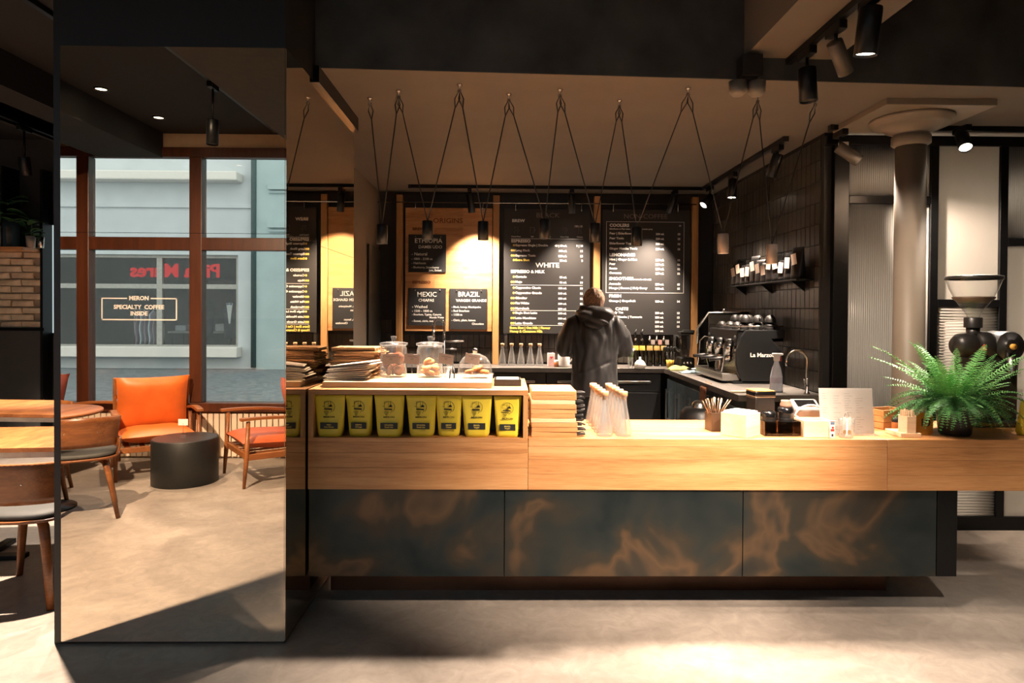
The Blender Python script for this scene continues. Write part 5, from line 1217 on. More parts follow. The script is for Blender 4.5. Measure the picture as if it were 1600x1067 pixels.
MB().sph(0.05, (0, 0, 0.014), 18, 8, None, 0.35).build('folded_napkin', PAPER, t)
# brown apron hung over the counter edge
f = lambda u, v: (XEC-0.012-0.012*math.sin(6*u)*v-0.03*v, 5.36+0.15*(u-0.5)*(1+0.2*v), ZK+0.006-0.62*v) if v > 0.0 else (XEC+0.03, 5.36+0.15*(u-0.5), ZK+0.007)
tag(MB().sheet(f, 10, 14, True, 0.006).build('brown_apron', mat('brown_leather_apron', S(112, 66, 36), 0.6, var=0.15)), 'brown leather apron hung over the espresso counter edge', 'apron')
t = thing('knock_bin', 'round black knock bin in front of the espresso counter', 'bin', (at(1092, 640, Y=4.32).x, 4.32, 0))
MB().lathe([(0.001, 0), (0.11, 0), (0.12, 0.02), (0.125, 0.80), (0.118, 0.87), (0.09, 0.90), (0.001, 0.905)], seg=32, cap=False).build('bin_body', BLACK, t)
MB().lathe([(0.05, 0.903), (0.045, 0.93), (0.03, 0.945), (0.001, 0.946)], seg=24, cap=False).build('bin_cap', STEEL, t)
# ---------------------------------------------------------------- espresso machine
YE = 5.30; ZE = ZK
E = lambda px, py: at(px, py, Y=YE)
em = thing('espresso_machine', 'black and chrome three-group espresso machine on the side counter', 'espresso machine', (0, YE, ZE+0.0005))
out = [(1166, 516), (1228, 516), (1234, 522), (1231, 528), (1206, 530), (1226, 556), (1231, 575), (1231, 599), (1160, 599), (1154, 585), (1150, 568), (1151, 548), (1157, 528)]
poly = [(E(a, b).x, max(0.0, E(a, b).z-ZE)) for a, b in out]
SIDE = mat('machine_black', S(26, 27, 28), 0.3)
LEN = 0.80
for y0 in (0.0, LEN-0.03): MB().prism(poly, y0, y0+0.03, 'xz').build('side_panel', SIDE, em, 0.005)
xl, xr_ = min(p[0] for p in poly), max(p[0] for p in poly)
ztp = max(p[1] for p in poly)
MB().box(xl+0.10, xr_-0.01, 0.03, LEN-0.03, 0.06, ztp-0.03).build('boiler_body', STEEL, em, 0.008)
MB().box(xl+0.02, xr_-0.01, 0.03, LEN-0.03, ztp-0.10, ztp).build('top_bonnet', SIDE, em, 0.008)
MB().box(xl-0.10, xl+0.12, 0.035, LEN-0.035, 0.02, 0.075).build('drip_tray', STEEL, em, 0.004)
gr = MB()
for k in range(20): gr.box(xl-0.095, xl+0.10, 0.05+k*0.036, 0.062+k*0.036, 0.075, 0.079)
gr.build('drip_grate', CHROME, em)
MB().box(xl-0.02, xr_, 0.0, LEN, 0.0, 0.02).build('base_frame', SIDE, em)
for k in range(3):
    yg = 0.17+k*0.23; M = Matrix.Translation((xl+0.01, yg, 0))
    g = MB().lathe([(0.001, 0.31), (0.040, 0.31), (0.046, 0.295), (0.046, 0.25), (0.036, 0.245), (0.036, 0.21), (0.001, 0.21)], (xl+0.0, yg, 0), 26, cap=False).build('group_head', CHROME, em)
    MB().tube([(xl+0.03, yg, 0.27), (xl+0.12, yg, 0.24)], 0.028, 12).build('group_neck', CHROME, g)
    pf_ = MB().lathe([(0.037, 0.21), (0.037, 0.185), (0.028, 0.175), (0.012, 0.165), (0.001, 0.165)], (xl, yg, 0), 24, cap=False).build('portafilter', CHROME, em)
    MB().tube([(xl-0.035, yg, 0.195), (xl-0.06, yg, 0.193), (xl-0.16, yg, 0.18)], [0.008, 0.012, 0.016], 10).build('portafilter_handle', BLACK, pf_)
    MB().tube([(xl, yg-0.01, 0.168), (xl-0.01, yg-0.02, 0.15)], 0.007, 8).build('spout', CHROME, pf_)
    MB().lathe([(0.030, 0.31), (0.032, 0.335), (0.024, 0.35), (0.001, 0.352)], (xl+0.005, yg, 0), 20, cap=False).build('group_cap', BLACK, g)
for yg in (0.07, 0.74):
    MB().tube([(xl+0.06, yg, 0.33), (xl-0.03, yg, 0.35), (xl-0.07, yg, 0.31), (xl-0.075, yg, 0.2), (xl-0.09, yg, 0.09)], 0.006, 8).build('steam_wand', CHROME, em)
    MB().lathe([(0.022, 0), (0.024, 0.02), (0.001, 0.025)], (0, 0, 0), 18, Matrix.Translation((xl+0.03, yg, 0.36)) @ Matrix.Rotation(-PI/2, 4, 'Y'), cap=False).build('steam_knob', BLACK, em)
zr_ = ztp+0.11
for y0 in (0.02, LEN-0.02):
    MB().tube([(xl+0.03, y0, ztp), (xl+0.03, y0, ztp+0.03)], 0.006, 8).build('rail_post', CHROME, em)
    MB().tube([(xr_-0.03, y0, ztp), (xr_-0.03, y0, ztp+0.03)], 0.006, 8).build('rail_post', CHROME, em)
MB().tube([(xl+0.03, 0.02, ztp+0.03), (xr_-0.03, 0.02, ztp+0.03), (xr_-0.03, LEN-0.02, ztp+0.03), (xl+0.03, LEN-0.02, ztp+0.03), (xl+0.03, 0.02, ztp+0.03)], 0.006, 8).build('cup_rail', CHROME, em)
# raised steel frame over the far end
MB().tube([(xl-0.08, LEN-0.02, 0.28), (xl-0.08, LEN-0.02, 0.42), (xl+0.02, LEN-0.02, 0.56), (xr_, LEN-0.02, 0.56)], 0.013, 8).build('back_frame', STEEL, em)
MB().box(xl+0.02, xr_, LEN-0.03, LEN-0.01, 0.37, 0.55).build('back_plate', mat('smoked_steel', S(70, 66, 60), 0.3, 0.8), em)
MB().sph(0.016, (xl+0.16, LEN-0.02, 0.585), 14, 8).build('frame_finial', CHROME, em)
MB().lathe([(0.001, 0.08), (0.032, 0.08), (0.036, 0.10), (0.030, 0.16), (0.034, 0.175), (0.031, 0.175), (0.001, 0.10)], (xl-0.03, 0.32, 0), 22, cap=False).build('milk_pitcher', CHROME, em)
text(em, 'maker_lettering', 'La Marzocco', E(1172, 555).x, -0.001, E(1172, 555).z-ZE, 0.044, PRINTW, 'LEFT', 0.0012, sx=1.05)
# black cups and saucers on top
rnd = random.Random(14)
CUPB = mat('black_stoneware', S(20, 19, 18), 0.5, var=0.1)
lbl = ['upside-down', 'stacked']
k = 0
for yi in range(4):
    for xi in range(3):
        x = xl+0.10+xi*0.105; y = YE+0.10+yi*0.18; n_ = 2 if (xi == 1 or yi == 0) else 1
        for j in range(n_):
            t = thing('stoneware_cup', 'black stoneware cup turned upside down on the espresso machine', 'cup', (x+rnd.uniform(-0.008, 0.008), y+rnd.uniform(-0.01, 0.01), ZE+ztp+0.0015+j*0.058), rnd.uniform(0, 6), 'black cups on the espresso machine')
            MB().lathe([(0.043, 0.0), (0.044, 0.004), (0.040, 0.03), (0.030, 0.052), (0.022, 0.056), (0.022, 0.06), (0.001, 0.06)], seg=24, cap=False).build('cup_body', CUPB, t)
            MB().tube([(0.040, 0, 0.012), (0.060, 0, 0.014), (0.060, 0, 0.036), (0.036, 0, 0.042)], 0.004, 6).build('handle', CUPB, t)
            k += 1
t = thing('saucer_stack', 'tall stack of black saucers on the espresso machine', 'saucers', (E(1214, 500).x-0.06, YE+0.03, ZE+ztp+0.0015))
t.location.y = YE+0.02
bpy.data.objects.remove(t)
# spray bottle, gooseneck tap, knife
p = at(1213, 600, Y=4.78); t = thing('spray_bottle', 'white spray bottle beside the espresso machine', 'spray bottle', (p.x, 4.78, ZK+0.0005))
hsb = at(1213, 552, Y=4.78).z-ZK
MB().lathe([(0.001, 0), (0.045, 0), (0.047, 0.01), (0.043, hsb*0.40), (0.030, hsb*0.62), (0.018, hsb*0.74), (0.016, hsb*0.80)], seg=24, cap=False, sy=0.7).build('bottle_body', mat('pale_blue_plastic', S(206, 212, 226), 0.4), t)
MB().prism([(-0.018, hsb*0.80), (0.020, hsb*0.80), (0.022, hsb*0.93), (0.045, hsb*0.95), (0.045, hsb), (-0.03, hsb), (-0.032, hsb*0.95), (-0.018, hsb*0.92)], -0.014, 0.014, 'xz').build('spray_head', WHITE, t, 0.004)
MB().tube([(0.028, 0, hsb*0.94), (0.034, 0, hsb*0.86), (0.030, 0, hsb*0.78)], 0.005, 6).build('trigger', mat('red_trigger', S(150, 36, 40), 0.4), t)
MB().lathe([(0.0452, 0.05), (0.0438, hsb*0.38)], seg=24, cap=False, sy=0.7).build('label', mat('bottle_label', S(190, 190, 208), 0.6), t)
p = at(1272, 605, Y=4.66); t = thing('gooseneck_tap', 'slim steel gooseneck tap at the end of the espresso counter', 'tap', (2.13, 4.66, ZK+0.0005))
hg = at(1262, 548, Y=4.66).z-ZK
xg2 = 2.13; dx_ = -0.145
MB().tube([(0, 0, 0), (0, 0, hg-0.07)]+[(dx_/2+(-dx_/2)*math.cos(PI*k/12), 0, hg-0.07+0.07*math.sin(PI*k/12)) for k in range(1, 13)]+[(dx_, 0, hg-0.11)], 0.008, 10).build('neck', STEEL, t)
MB().lathe([(0.022, 0), (0.02, 0.01), (0.013, 0.015), (0.013, 0.10), (0.008, 0.11)], seg=18).build('base', STEEL, t)
MB().tube([(0, -0.01, 0.06), (-0.02, -0.02, 0.06), (-0.03, -0.02, 0.11)], 0.005, 8).build('lever', STEEL, t)
p = at(1165, 602, Y=4.72); t = thing('pastry_brush', 'flat wooden brush lying on the espresso counter', 'brush', (p.x, 4.72, ZK+0.0005), 0.08)
MB().prism([(-0.11, -0.008), (0.03, -0.012), (0.05, -0.02), (0.10, -0.02), (0.10, 0.02), (0.05, 0.02), (0.03, 0.012), (-0.11, 0.008)], 0.0, 0.014, 'xy').build('handle', PALEW, t, 0.003)
MB().box(0.10, 0.135, -0.019, 0.019, 0.002, 0.011).build('bristles', mat('bristle', S(206, 180, 140), 0.9), t)
# ---------------------------------------------------------------- shelf of dark coffee bags on the tiled wall
ZSH = at(1142, 447, X=2.14).z
t = thing('wall_shelf', 'thin black metal shelf on the tiled wall', 'shelf', (XT-0.011, 0, ZSH))
MB().box(-0.13, 0.0, 4.80, 6.30, -0.012, 0.0).build('shelf_board', BLACKM, t, 0.002)
for y in (4.95, 5.55, 6.15): MB().prism([(-0.10, -0.012), (0.0, -0.012), (0.0, -0.09)], y-0.004, y+0.004, 'xz').build('bracket', BLACKM, t)
DKB = mat('black_foil_bag', S(22, 22, 23), 0.3, var=0.2, bump=0.3, scale=10); TAGP = mat('cream_tag', S(226, 204, 184), 0.8)
rnd = random.Random(31)
lastlab = {0: 'by the menu corner', 5: 'behind the grey pendant', 11: 'at the partition end'}
for k in range(12):
    y = 6.20-k*0.118; hgt = 0.20+0.04*math.sin(k*1.9)
    lab = 'black foil coffee bag with a cream tag on the wall shelf' + (' '+lastlab[k] if k in lastlab else '')
    t = thing('dark_coffee_bag', lab, 'coffee bag', (XT-0.112, y, ZSH+0.0005), -PI/2+0.35, 'dark coffee bags on the wall shelf')
    rings = []
    for j in range(8):
        h = j/7; w_ = 0.052*(1+0.05*h); d = 0.036*(1-h)**0.7+0.003
        rings.append([(w_*math.copysign(abs(math.cos(a))**0.45, math.cos(a)), d*math.copysign(abs(math.sin(a))**0.8, math.sin(a))+0.036, h*hgt) for a in [2*PI*i/16 for i in range(16)]])
    MB().loft(rings).build('pouch', DKB, t)
    tl = rnd.uniform(-0.25, 0.25)
    MB().box(-0.024, 0.024, -0.006, -0.004, -0.04, 0.04, Matrix.Translation((0.0, 0, hgt*0.62)) @ Matrix.Rotation(tl, 4, 'Y')).build('paper_tag', TAGP, t)
# ---------------------------------------------------------------- person
def remesh(mb, name, m, vox, parent=None, smooth=6, disp=None):
    o = mb.build('tmp', None)
    md = o.modifiers.new('r', 'REMESH'); md.mode = 'VOXEL'; md.voxel_size = vox; md.use_smooth_shade = True
    s2 = o.modifiers.new('s', 'SMOOTH'); s2.iterations = smooth; s2.factor = 0.5
    bpy.context.view_layer.update()
    dg = bpy.context.evaluated_depsgraph_get()
    me = bpy.data.meshes.new_from_object(o.evaluated_get(dg)); old = o.data
    bpy.data.objects.remove(o); bpy.data.meshes.remove(old)
    if disp:
        ns = [v.normal.copy() for v in me.vertices]
        for v, n_ in zip(me.vertices, ns): v.co += n_*disp(v.co, n_)
    me.materials.clear(); me.materials.append(m)
    for p in me.polygons: p.use_smooth = True
    return link(name, me, parent)
def cone(mb, p0, r0, p1, r1, seg=14):
    p0, p1 = Vector(p0), Vector(p1)
    n_ = 5; pts = [p0.lerp(p1, k/n_) for k in range(n_+1)]
    mb.tube(pts, [r0+(r1-r0)*k/n_ for k in range(n_+1)], seg); mb.sph(r0*0.995, p0, 14, 10); mb.sph(r1*0.995, p1, 14, 10)
SKIN = mat('skin', S(206, 150, 124), 0.55, var=0.06, scale=30)
b = MB()
hx, hy = 0.0, 0.07
b.sph(0.098, (hx, hy, 1.622), 20, 14, None, 1.12, 0.88, 1.0); b.sph(0.07, (hx, hy+0.035, 1.575), 16, 12, None, 1.15, 0.85, 0.9)
b.sph(0.016, (hx, hy+0.105, 1.60), 10, 8, None, 1.4)                       # nose
b.sph(0.018, (hx, hy+0.088, 1.557), 10, 8, None, 0.6, 1.6)                # lips
for s in (-1, 1):
    b.sph(0.022, (s*0.088, hy-0.005, 1.615), 10, 8, None, 1.5, 0.5, 0.9)   # ears
    b.sph(0.016, (s*0.032, hy+0.082, 1.625), 10, 8)                        # eyes
cone(b, (0, 0.03, 1.44), 0.058, (0, 0.055, 1.56), 0.055)
b.loft([[(rx*math.cos(a), oy+ry*math.sin(a), z) for a in [2*PI*i/20 for i in range(20)]] for rx, ry, oy, z in ((0.15, 0.10, -0.01, 0.86), (0.165, 0.105, -0.01, 0.95), (0.14, 0.095, 0.0, 1.08), (0.165, 0.105, 0.01, 1.25), (0.17, 0.10, 0.02, 1.38), (0.09, 0.07, 0.03, 1.45))])
ARM = {}
for s in (-1, 1):
    sh, el, wr = (s*0.185, 0.01, 1.40), (s*0.285, 0.06, 1.16), (s*0.13, 0.30, 1.10)
    ARM[s] = (sh, el, wr)
    cone(b, sh, 0.058, el, 0.045); cone(b, el, 0.045, wr, 0.028)
    pm_ = Vector(wr)+Vector((-s*0.03, 0.07, -0.02))
    cone(b, wr, 0.026, tuple(pm_), 0.030)
    for q in range(4):
        f0 = pm_+Vector((s*(-0.024+0.016*q), 0.02, 0.0)); L = (0.062, 0.072, 0.068, 0.054)[q]
        k1 = f0+Vector((0, L*0.55, -0.010)); k2 = k1+Vector((0, L*0.35, -0.026))
        cone(b, f0, 0.0098, k1, 0.0092, 8); cone(b, k1, 0.0092, k2, 0.0082, 8)
    t0 = pm_+Vector((-s*0.02, -0.03, 0.0)); t1 = t0+Vector((-s*0.035, 0.03, -0.008)); t2 = t1+Vector((-s*0.006, 0.032, -0.012))
    cone(b, t0, 0.013, t1, 0.0105, 8); cone(b, t1, 0.0105, t2, 0.0088, 8)
for s in (-1, 1):
    hp, kn, an = (s*0.085, 0.0, 0.88), (s*0.095, 0.02, 0.47), (s*0.10, -0.03, 0.09)
    cone(b, hp, 0.085, kn, 0.055); cone(b, kn, 0.055, an, 0.038); cone(b, an, 0.036, (s*0.11, 0.10, 0.045), 0.030)
PX, PY = at(929, 500, Y=6.14).x, 6.14
person = remesh(b, 'person', SKIN, 0.0075, None, 4)
person.location = (PX, PY, 0)
tag(person, 'person in a black hooded jacket seen from behind at the work counter', 'person')
# jacket
j = MB()
el_ = lambda rx, ry, ox, oy, z: [(ox+rx*math.cos(a), oy+ry*math.sin(a), z) for a in [2*PI*i/28 for i in range(28)]]
j.loft([el_(0.205, 0.165, 0.0, -0.03, 0.76), el_(0.212, 0.170, 0.0, -0.03, 0.84), el_(0.208, 0.165, 0, -0.025, 0.98), el_(0.212, 0.160, 0, -0.02, 1.12), el_(0.228, 0.155, 0, -0.01, 1.26), el_(0.232, 0.145, 0, 0.0, 1.37), el_(0.185, 0.125, 0, 0.01, 1.455), el_(0.115, 0.10, 0, 0.02, 1.50)])
for s in (-1, 1):
    sh, el, wr = ARM[s]
    el = (s*0.285, 0.02, 1.175)
    cone(j, (s*0.175, 0.0, 1.385), 0.098, (s*0.245, 0.01, 1.27), 0.098, 18); cone(j, (s*0.245, 0.01, 1.27), 0.098, el, 0.076, 18); cone(j, el, 0.076, (wr[0], wr[1]-0.03, wr[2]+0.005), 0.046, 18)
def folds(co, n_):
    v = 0.010*noise.noise(Vector((co.x*11, co.y*7, co.z*3.0)))+0.006*noise.noise(Vector((co.x*24, co.y*18, co.z*9+4)))
    v += 0.0075*math.sin(co.x*62+3.0*noise.noise(co*6))*max(0, min(1, (co.z-0.85)*2.2))*(1 if n_.y < 0.2 else 0.3)
    v += -0.006*math.exp(-((co.z-1.02-0.05*math.sin(co.x*9))/0.012)**2)
    return v
JK = mat('black_jacket', S(34, 32, 33), 0.5, var=0.12, scale=40, sheen=0.15)
remesh(j, 'jacket', JK, 0.011, person, 6, folds)
hd = MB()
hd.sph(0.15, (0, -0.045, 1.475), 24, 16, None, 0.62, 1.12, 0.78); hd.sph(0.09, (-0.105, 0.0, 1.50), 18, 12, None, 0.75, 0.8, 1.1); hd.sph(0.09, (0.105, 0.0, 1.50), 18, 12, None, 0.75, 0.8, 1.1); hd.sph(0.085, (0, -0.115, 1.43), 18, 12, None, 0.95, 1.2, 0.7)
remesh(hd, 'hood', JK, 0.010, person, 4, lambda co, n_: 0.011*noise.noise(co*13)+0.008*math.sin(co.z*70+co.x*22+2*noise.noise(co*8)))
hr = MB(); hr.sph(0.105, (hx, hy-0.014, 1.633), 22, 16, None, 1.02, 0.93, 0.99); hr.sph(0.08, (hx, hy-0.035, 1.575), 18, 12, None, 1.0, 1.02, 0.95)
remesh(hr, 'hair', mat('sandy_hair', S(150, 122, 100), 0.8, var=0.45, scale=70, bump=0.5), 0.008, person, 3, lambda co, n_: 0.007*noise.noise(Vector((co.x*55, co.y*55, co.z*30))))
tr = MB()
for s in (-1, 1):
    cone(tr, (s*0.09, -0.005, 0.86), 0.108, (s*0.098, 0.02, 0.47), 0.080, 18); cone(tr, (s*0.098, 0.02, 0.47), 0.080, (s*0.10, -0.025, 0.12), 0.066, 18)
tr.sph(0.14, (0, -0.01, 0.90), 20, 12, None, 0.7, 1.2, 0.9)
remesh(tr, 'trousers', mat('dark_trousers', S(28, 29, 33), 0.8), 0.012, person, 4, lambda co, n_: 0.005*noise.noise(co*14))
for s in (-1, 1):
    sh_ = MB().loft([[(s*0.105+rx*math.cos(a), 0.04+ry*math.sin(a), z) for a in [2*PI*i/20 for i in range(20)]] for rx, ry, z in ((0.046, 0.135, 0.0), (0.048, 0.138, 0.03), (0.046, 0.125, 0.06), (0.042, 0.085, 0.10))])
    sh_.build('shoe', BLACK, person)
# ---------------------------------------------------------------- plywood chairs and tables
PAD = mat('grey_seat_pad', S(52, 52, 50), 0.7, var=0.1)
def ply_chair(label, loc, rz, group=None):
    t = thing('plywood_chair', label, 'chair', loc, rz, group)
    R = 0.255
    def ang(u, a0): return -PI/2+a0*(2*u-1)
    # curved back panel
    MB().sheet(lambda u, v: ((R+0.035*v)*math.cos(ang(u, 1.02)), 0.02+(R+0.05*v)*math.sin(ang(u, 1.02)), 0.52+0.215*v+0.012*math.sin(PI*u)), 24, 6, True, 0.012).build('backrest', PLY, t)
    # side wings that join the back to the seat
    for s in (-1, 1):
        MB().sheet(lambda u, v: (s*(R-0.03*(1-v)**2)*math.cos(0.35-0.65*u*(0.55+0.45*v)-0.1), 0.02-(R-0.03*(1-v)**2)*math.sin(0.62*u+0.15*v), 0.445+0.125*v), 8, 8, True, 0.012).build('side_wing', PLY, t)
    n_ = 28
    ol = [(0.245*math.copysign(abs(math.cos(a))**0.7, math.cos(a)), 0.02+0.24*math.copysign(abs(math.sin(a))**0.75, math.sin(a))) for a in [2*PI*i/n_ for i in range(n_)]]
    MB().prism(ol, 0.432, 0.446, 'xy', smooth=True).build('seat', PLY, t, 0.003)
    rings = [[(x*k, 0.02+(y-0.02)*k, z) for x, y in ol] for k, z in ((0.90, 0.446), (0.94, 0.458), (0.90, 0.476), (0.70, 0.484), (0.3, 0.485))]
    MB().loft(rings).build('seat_pad', PAD, t)
    for sx in (-1, 1):
        for sy in (-1, 1):
            fx_, fy_ = sx*0.225, 0.02+sy*0.235
            MB().tube([(sx*0.05, 0.02+sy*0.06, 0.424), (sx*0.11, 0.02+sy*0.12, 0.422), (sx*0.145, 0.02+sy*0.155, 0.40), (sx*0.165, 0.02+sy*0.175, 0.33), (fx_, fy_, 0.0)], [0.022, 0.024, 0.026, 0.024, 0.017], 10, flat=0.7).build('leg', PLY, t)
    for dx in (-0.10, 0.10): MB().sph(0.006, (dx, -0.238, 0.64), 8, 6).build('rivet', STEEL, t)
    return t
p = at(22, 880, Z=0)
ply_chair('walnut plywood chair with grey pad at the rectangular table left of the mirror', (-2.50, 3.60, 0), 0.05)
ply_chair('walnut plywood chair with its back to the mirror at the round table', (-3.08, 1.14, 0), PI-0.55)
ply_chair('walnut plywood chair tucked in on the window side of the round table', (-3.74, 0.66, 0), -0.5)
def table_top(name, label, loc, rz, kind):
    t = thing(name, label, 'table', loc, rz)
    if kind == 'round':
        MB().lathe([(0.001, 0.715), (0.385, 0.715), (0.395, 0.722), (0.395, 0.735), (0.39, 0.74), (0.001, 0.74)], seg=48, cap=False).build('tabletop', TEAK, t)
        MB().cyl(0.035, 0.02, 0.715, seg=20).build('pedestal', BLACKM, t)
        MB().lathe([(0.22, 0), (0.22, 0.012), (0.05, 0.03)], seg=32).build('foot', BLACKM, t)
    else:
        w_, d = kind
        n_ = 6
        for k in range(n_): MB().box(-w_/2, w_/2, -d/2+k*d/n_+0.0008, -d/2+(k+1)*d/n_-0.0008, 0.715, 0.74).build('plank', TEAK, t, 0.001, seg=1)
        MB().box(-w_/2+0.02, w_/2-0.02, -d/2+0.02, d/2-0.02, 0.68, 0.7145).build('apron', mat('cream_apron', S(214, 200, 184), 0.6), t)
        for sx in (-1, 1):
            MB().box(sx*w_*0.32-0.03, sx*w_*0.32+0.03, -0.03, 0.03, 0.03, 0.68).build('pedestal', BLACKM, t)
            MB().box(sx*w_*0.32-0.03, sx*w_*0.32+0.03, -d*0.42, d*0.42, 0, 0.03).build('foot', BLACKM, t, 0.004)
            MB().box(sx*w_*0.32-0.25, sx*w_*0.32+0.25, -0.035, 0.035, 0.0, 0.028).build('cross_foot', BLACKM, t, 0.004)
    return t
table_top('dining_table', 'round wooden pedestal table with plywood chairs', (-3.47, 0.98, 0), 0, 'round')
table_top('dining_table', 'rectangular plank table beside the mirror pillar', (-2.72, 4.13, 0), 0.12, (1.3, 0.72))
table_top('dining_table', 'rectangular plank table near the brick wall', (-3.6, 5.35, 0), -0.06, (1.7, 0.75))
for (x, y, rz, lb) in ((-2.45, 4.72, PI+0.1, 'on the far side of the table beside the mirror pillar'), (-4.2, 4.85, 0.1, 'at the table near the brick wall')):
    ply_chair('walnut plywood chair '+lb, (x, y, 0), rz)
# ---------------------------------------------------------------- lounge armchairs
LEO = mat('orange_leather', S(214, 108, 44), 0.42, var=0.14, scale=7, bump=0.12); LER = mat('oxblood_leather', S(128, 56, 36), 0.42, var=0.14, scale=7, bump=0.12)
LEB = mat('russet_leather', S(176, 86, 48), 0.42, var=0.14, scale=7, bump=0.12)
def cushion(w_, d, h, N=14):
    mb = MB()
    def P(sg):
        def f(u, v):
            x, y = 2*u-1, 2*v-1
            k = (1-abs(x)**4)*(1-abs(y)**4)
            q = 1-0.05*(1-abs(y)**2)*abs(x)**3-0.0
            return (x*w_/2*(1-0.04*(1-y*y)), y*d/2*(1-0.04*(1-x*x)), sg*(h/2)*max(0.0, k)**0.55+0.004*noise.noise(Vector((u*4, v*4, sg+w_))))
        return f
    mb.sheet(P(1), N, N, True); mb.sheet(lambda u, v: P(-1)(1-u, v), N, N, True)
    return mb
def armchair(label, loc, rz, leather):
    t = thing('lounge_armchair', label, 'armchair', loc, rz)
    for sx in (-1, 1):
        x = sx*0.335
        MB().tube([(x, 0.31, 0.0), (x, 0.29, 0.25), (x, 0.275, 0.565)], [0.013, 0.021, 0.017], 10).build('front_leg', TEAK, t)
        MB().tube([(x, -0.36, 0.0), (x, -0.30, 0.22), (x, -0.28, 0.50)], [0.013, 0.021, 0.017], 10).build('rear_leg', TEAK, t)
        MB().sheet(lambda u, v: (x-0.03+0.06*u, 0.34-0.72*v, 0.575+0.0*u-0.06*v*v+0.008*math.sin(PI*v)), 3, 14, True, 0.022).build('armrest', TEAK, t)
        MB().box(x-0.012, x+0.012, -0.30, 0.29, 0.235, 0.285).build('side_rail', TEAK, t, 0.004)
    MB().box(-0.33, 0.33, 0.27, 0.295, 0.24, 0.29).build('front_rail', TEAK, t, 0.004); MB().box(-0.33, 0.33, -0.31, -0.285, 0.20, 0.25).build('rear_rail', TEAK, t, 0.004)
    for k in range(5): MB().box(-0.24+0.12*k-0.02, -0.24+0.12*k+0.02, -0.30, 0.28, 0.272, 0.284).build('seat_slat', TEAK, t)
    M = Matrix.Translation((0, -0.33, 0.52)) @ Matrix.Rotation(-0.26, 4, 'X')
    for z_ in (-0.24, -0.05, 0.15, 0.30): MB().box(-0.31, 0.31, -0.055, -0.04, z_-0.02, z_+0.02, M).build('back_slat', TEAK, t, 0.003)
    for sx in (-1, 1): MB().box(sx*0.315-0.015, sx*0.315+0.015, -0.06, -0.03, -0.28, 0.34, M).build('back_post', TEAK, t, 0.004)
    mb = cushion(0.62, 0.62, 0.14); MM = Matrix.Translation((0, 0.0, 0.358)) @ Matrix.Rotation(0.06, 4, 'X')
    mb.v = [MM @ v for v in mb.v]; mb.build('seat_cushion', leather, t)
    mb = cushion(0.62, 0.54, 0.14); MM = M @ Matrix.Translation((0, 0.035, 0.10)) @ Matrix.Rotation(PI/2, 4, 'X')
    mb.v = [MM @ v for v in mb.v]; mb.build('back_cushion', leather, t)
    return t
armchair('bright orange leather lounge armchair with wooden frame behind the drum table', (-3.25, -0.24, 0), -0.56, LEO)
armchair('russet leather lounge armchair turned sideways beside the drum table', (-2.12, -0.05, 0), 0.95, LEB)
armchair('dark oxblood leather lounge armchair behind the round table', (-4.15, -0.33, 0), -1.45, LER)
pc = atm(288, 745, 6.05)
t = thing('drum_table', 'low round black drum table in front of the orange armchair', 'side table', (pc.x+0.06, 2*YM-5.94, 0))
rr = 47*6.05/F
MB().lathe([(0.001, 0.0), (rr-0.006, 0.0), (rr, 0.006), (rr, 0.384), (rr-0.004, 0.39), (0.001, 0.39)], seg=56, cap=False).build('drum', mat('drum_black', S(26, 27, 27), 0.5), t)
MB().lathe([(rr-0.012, 0.391), (0.001, 0.3915)], seg=56, cap=False).build('top_disc', mat('drum_top', S(46, 40, 38), 0.4), t)
t = thing('table_card', 'little white card in a clear stand on the drum table', 'card', (pc.x+0.06, 2*YM-5.9, 0.392))
MB().box(-0.018, 0.018, -0.018, 0.018, 0, 0.025).build('stand', GLASSC, t, 0.003)
MB().tube([(0, 0, 0.02), (0, 0, 0.13)], 0.002, 6).build('wire', STEEL, t); MB().box(-0.042, 0.042, -0.001, 0.001, 0.11, 0.165).build('card', PAPER, t)
# ---------------------------------------------------------------- left end: brick wall, plant shelf, lit slot
YBR = 7.06
BRICKM = mat('pale_brick', S(206, 188, 160), 0.9, var=0.22, scale=9, bump=0.6); MORT = mat('mortar', S(168, 150, 126), 0.95)
xb1 = at(69, 450, Y=YBR).x; xb0 = xb1-1.75
zb0_, zb1_ = at(40, 512, Y=YBR).z, at(40, 386, Y=YBR).z
wbk = smb('wall_brick', (xb0, xb1, YBR+0.02, YB, zb0_, zb1_), m=MORT)
rnd = random.Random(17); bh = 0.072; bl = 0.235
BMS = []
for k in range(5):
    mb = MB(); mb.box(0, bl-0.012, 0, 0.06, 0, bh-0.012)
    mb.v = [v+Vector((rnd.uniform(-0.008, 0.008), rnd.uniform(-0.012, 0.006), rnd.uniform(-0.006, 0.006))) for v in mb.v]
    BMS.append(mb.mesh('brick', BRICKM, 0.007))
nr_ = int((zb1_-zb0_)/bh)
for j in range(nr_):
    x = xb0+(0.0 if j % 2 else 0.117)
    while x+bl <= xb1+0.02:
        link('brick', rnd.choice(BMS), wbk, (x+0.006, YBR-0.008+rnd.uniform(-0.008, 0.008), zb0_+j*bh+0.006)); x += bl
smb('wall_panel', (xb0, at(70, 700, Y=YBR).x, YBR-0.02, YB, 0, zb0_-0.02), m=mat('grey_panel', S(60, 58, 56), 0.7, var=0.1, scale=3))
smb('trim_2', (xb0-0.04, xb1+0.03, YBR-0.05, YBR+0.02, zb0_-0.03, zb0_), (xb1-0.015, xb1+0.012, YBR-0.04, YB-0.03, 0, 2.95), m=BLACKM)
w3 = sroot('window_3')
q0, q1 = at(71.5, 500, Y=YB-0.02), at(92, 355, Y=YB-0.02)
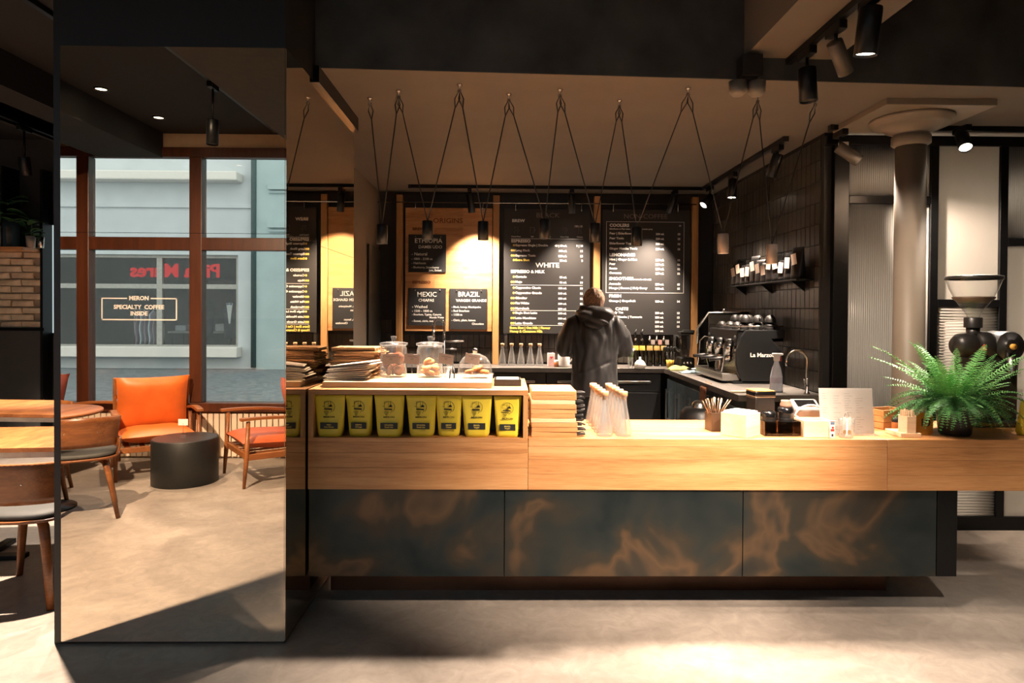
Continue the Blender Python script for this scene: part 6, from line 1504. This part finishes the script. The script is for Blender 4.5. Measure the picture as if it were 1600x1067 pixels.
MB().box(q0.x, q1.x+0.25, YB-0.02, YB-0.005, at(78, 520, Y=YB).z, at(78, 352, Y=YB).z).build('pane', emis('daylit_pane', (0.62, 0.74, 0.74, 1), 0.5), w3)
for zf in (at(78, 522, Y=YB).z, at(78, 350, Y=YB).z): MB().box(q0.x-0.02, q1.x+0.27, YB-0.04, YB, zf-0.015, zf+0.015).build('frame_bar', BLACKM, w3)
zsf = at(40, 388, Y=6.95).z
t = thing('plant_shelf', 'long oak shelf with potted plants above the brick wall', 'shelf', (0, 6.93, zsf))
MB().box(xb0, xb1-0.02, -0.16, 0.12, -0.03, 0.0).build('shelf_board', OAK, t, 0.002)
for x in (xb0+0.2, xb1-0.25): MB().box(x-0.008, x+0.008, -0.12, 0.12, 0.0, 2.94-zsf).build('hanger', BLACKM, t)
LF = mat('dark_leaf', S(46, 84, 46), 0.5, var=0.3, scale=8)
def leafy(label, px, rpot, hpot, nl, size, potm):
    x = at(px, 370, Y=6.9).x
    t = thing('shelf_plant', label, 'potted plant', (x, 6.90, zsf+0.0005))
    MB().lathe([(0.001, 0), (rpot*0.85, 0), (rpot, hpot), (rpot*0.9, hpot), (rpot*0.8, hpot*0.85), (0.001, hpot*0.85)], seg=24, cap=False).build('pot', potm, t)
    rnd = random.Random(px)
    lm = MB().sheet(lambda u, v: ((u-0.5)*0.5*math.sin(PI*min(1, 0.05+0.95*v))**0.8, v-0.12*v*v, 0.35*v-0.5*v*v+0.1*abs(u-0.5)), 6, 8, True, 0.004).mesh('leaf', LF)
    for k in range(nl):
        a = k*2.4; o = link('leaf', lm, t, (0.02*math.cos(a), 0.02*math.sin(a), hpot+rnd.uniform(0, size*1.1)))
        sc = size*rnd.uniform(0.7, 1.15); o.scale = (sc, sc, sc); o.rotation_euler = (rnd.uniform(-0.2, 0.7), rnd.uniform(-0.3, 0.3), a)
    MB().tube([(0, 0, hpot*0.8), (0.01, 0, hpot+size*0.6), (0, 0.01, hpot+size*1.1)], 0.005, 6).build('stalk', LF, t)
leafy('large leafy plant in a grey pot on the oak shelf', 6, 0.075, 0.21, 24, 0.26, mat('grey_pot', S(110, 108, 104), 0.6))
leafy('small plant in a pale pot on the oak shelf', 48, 0.045, 0.12, 12, 0.15, mat('pale_pot', S(160, 150, 138), 0.6))
leafy('tiny sprout in a steel cup at the end of the oak shelf', 64, 0.03, 0.11, 6, 0.07, STEEL)
flush_text()
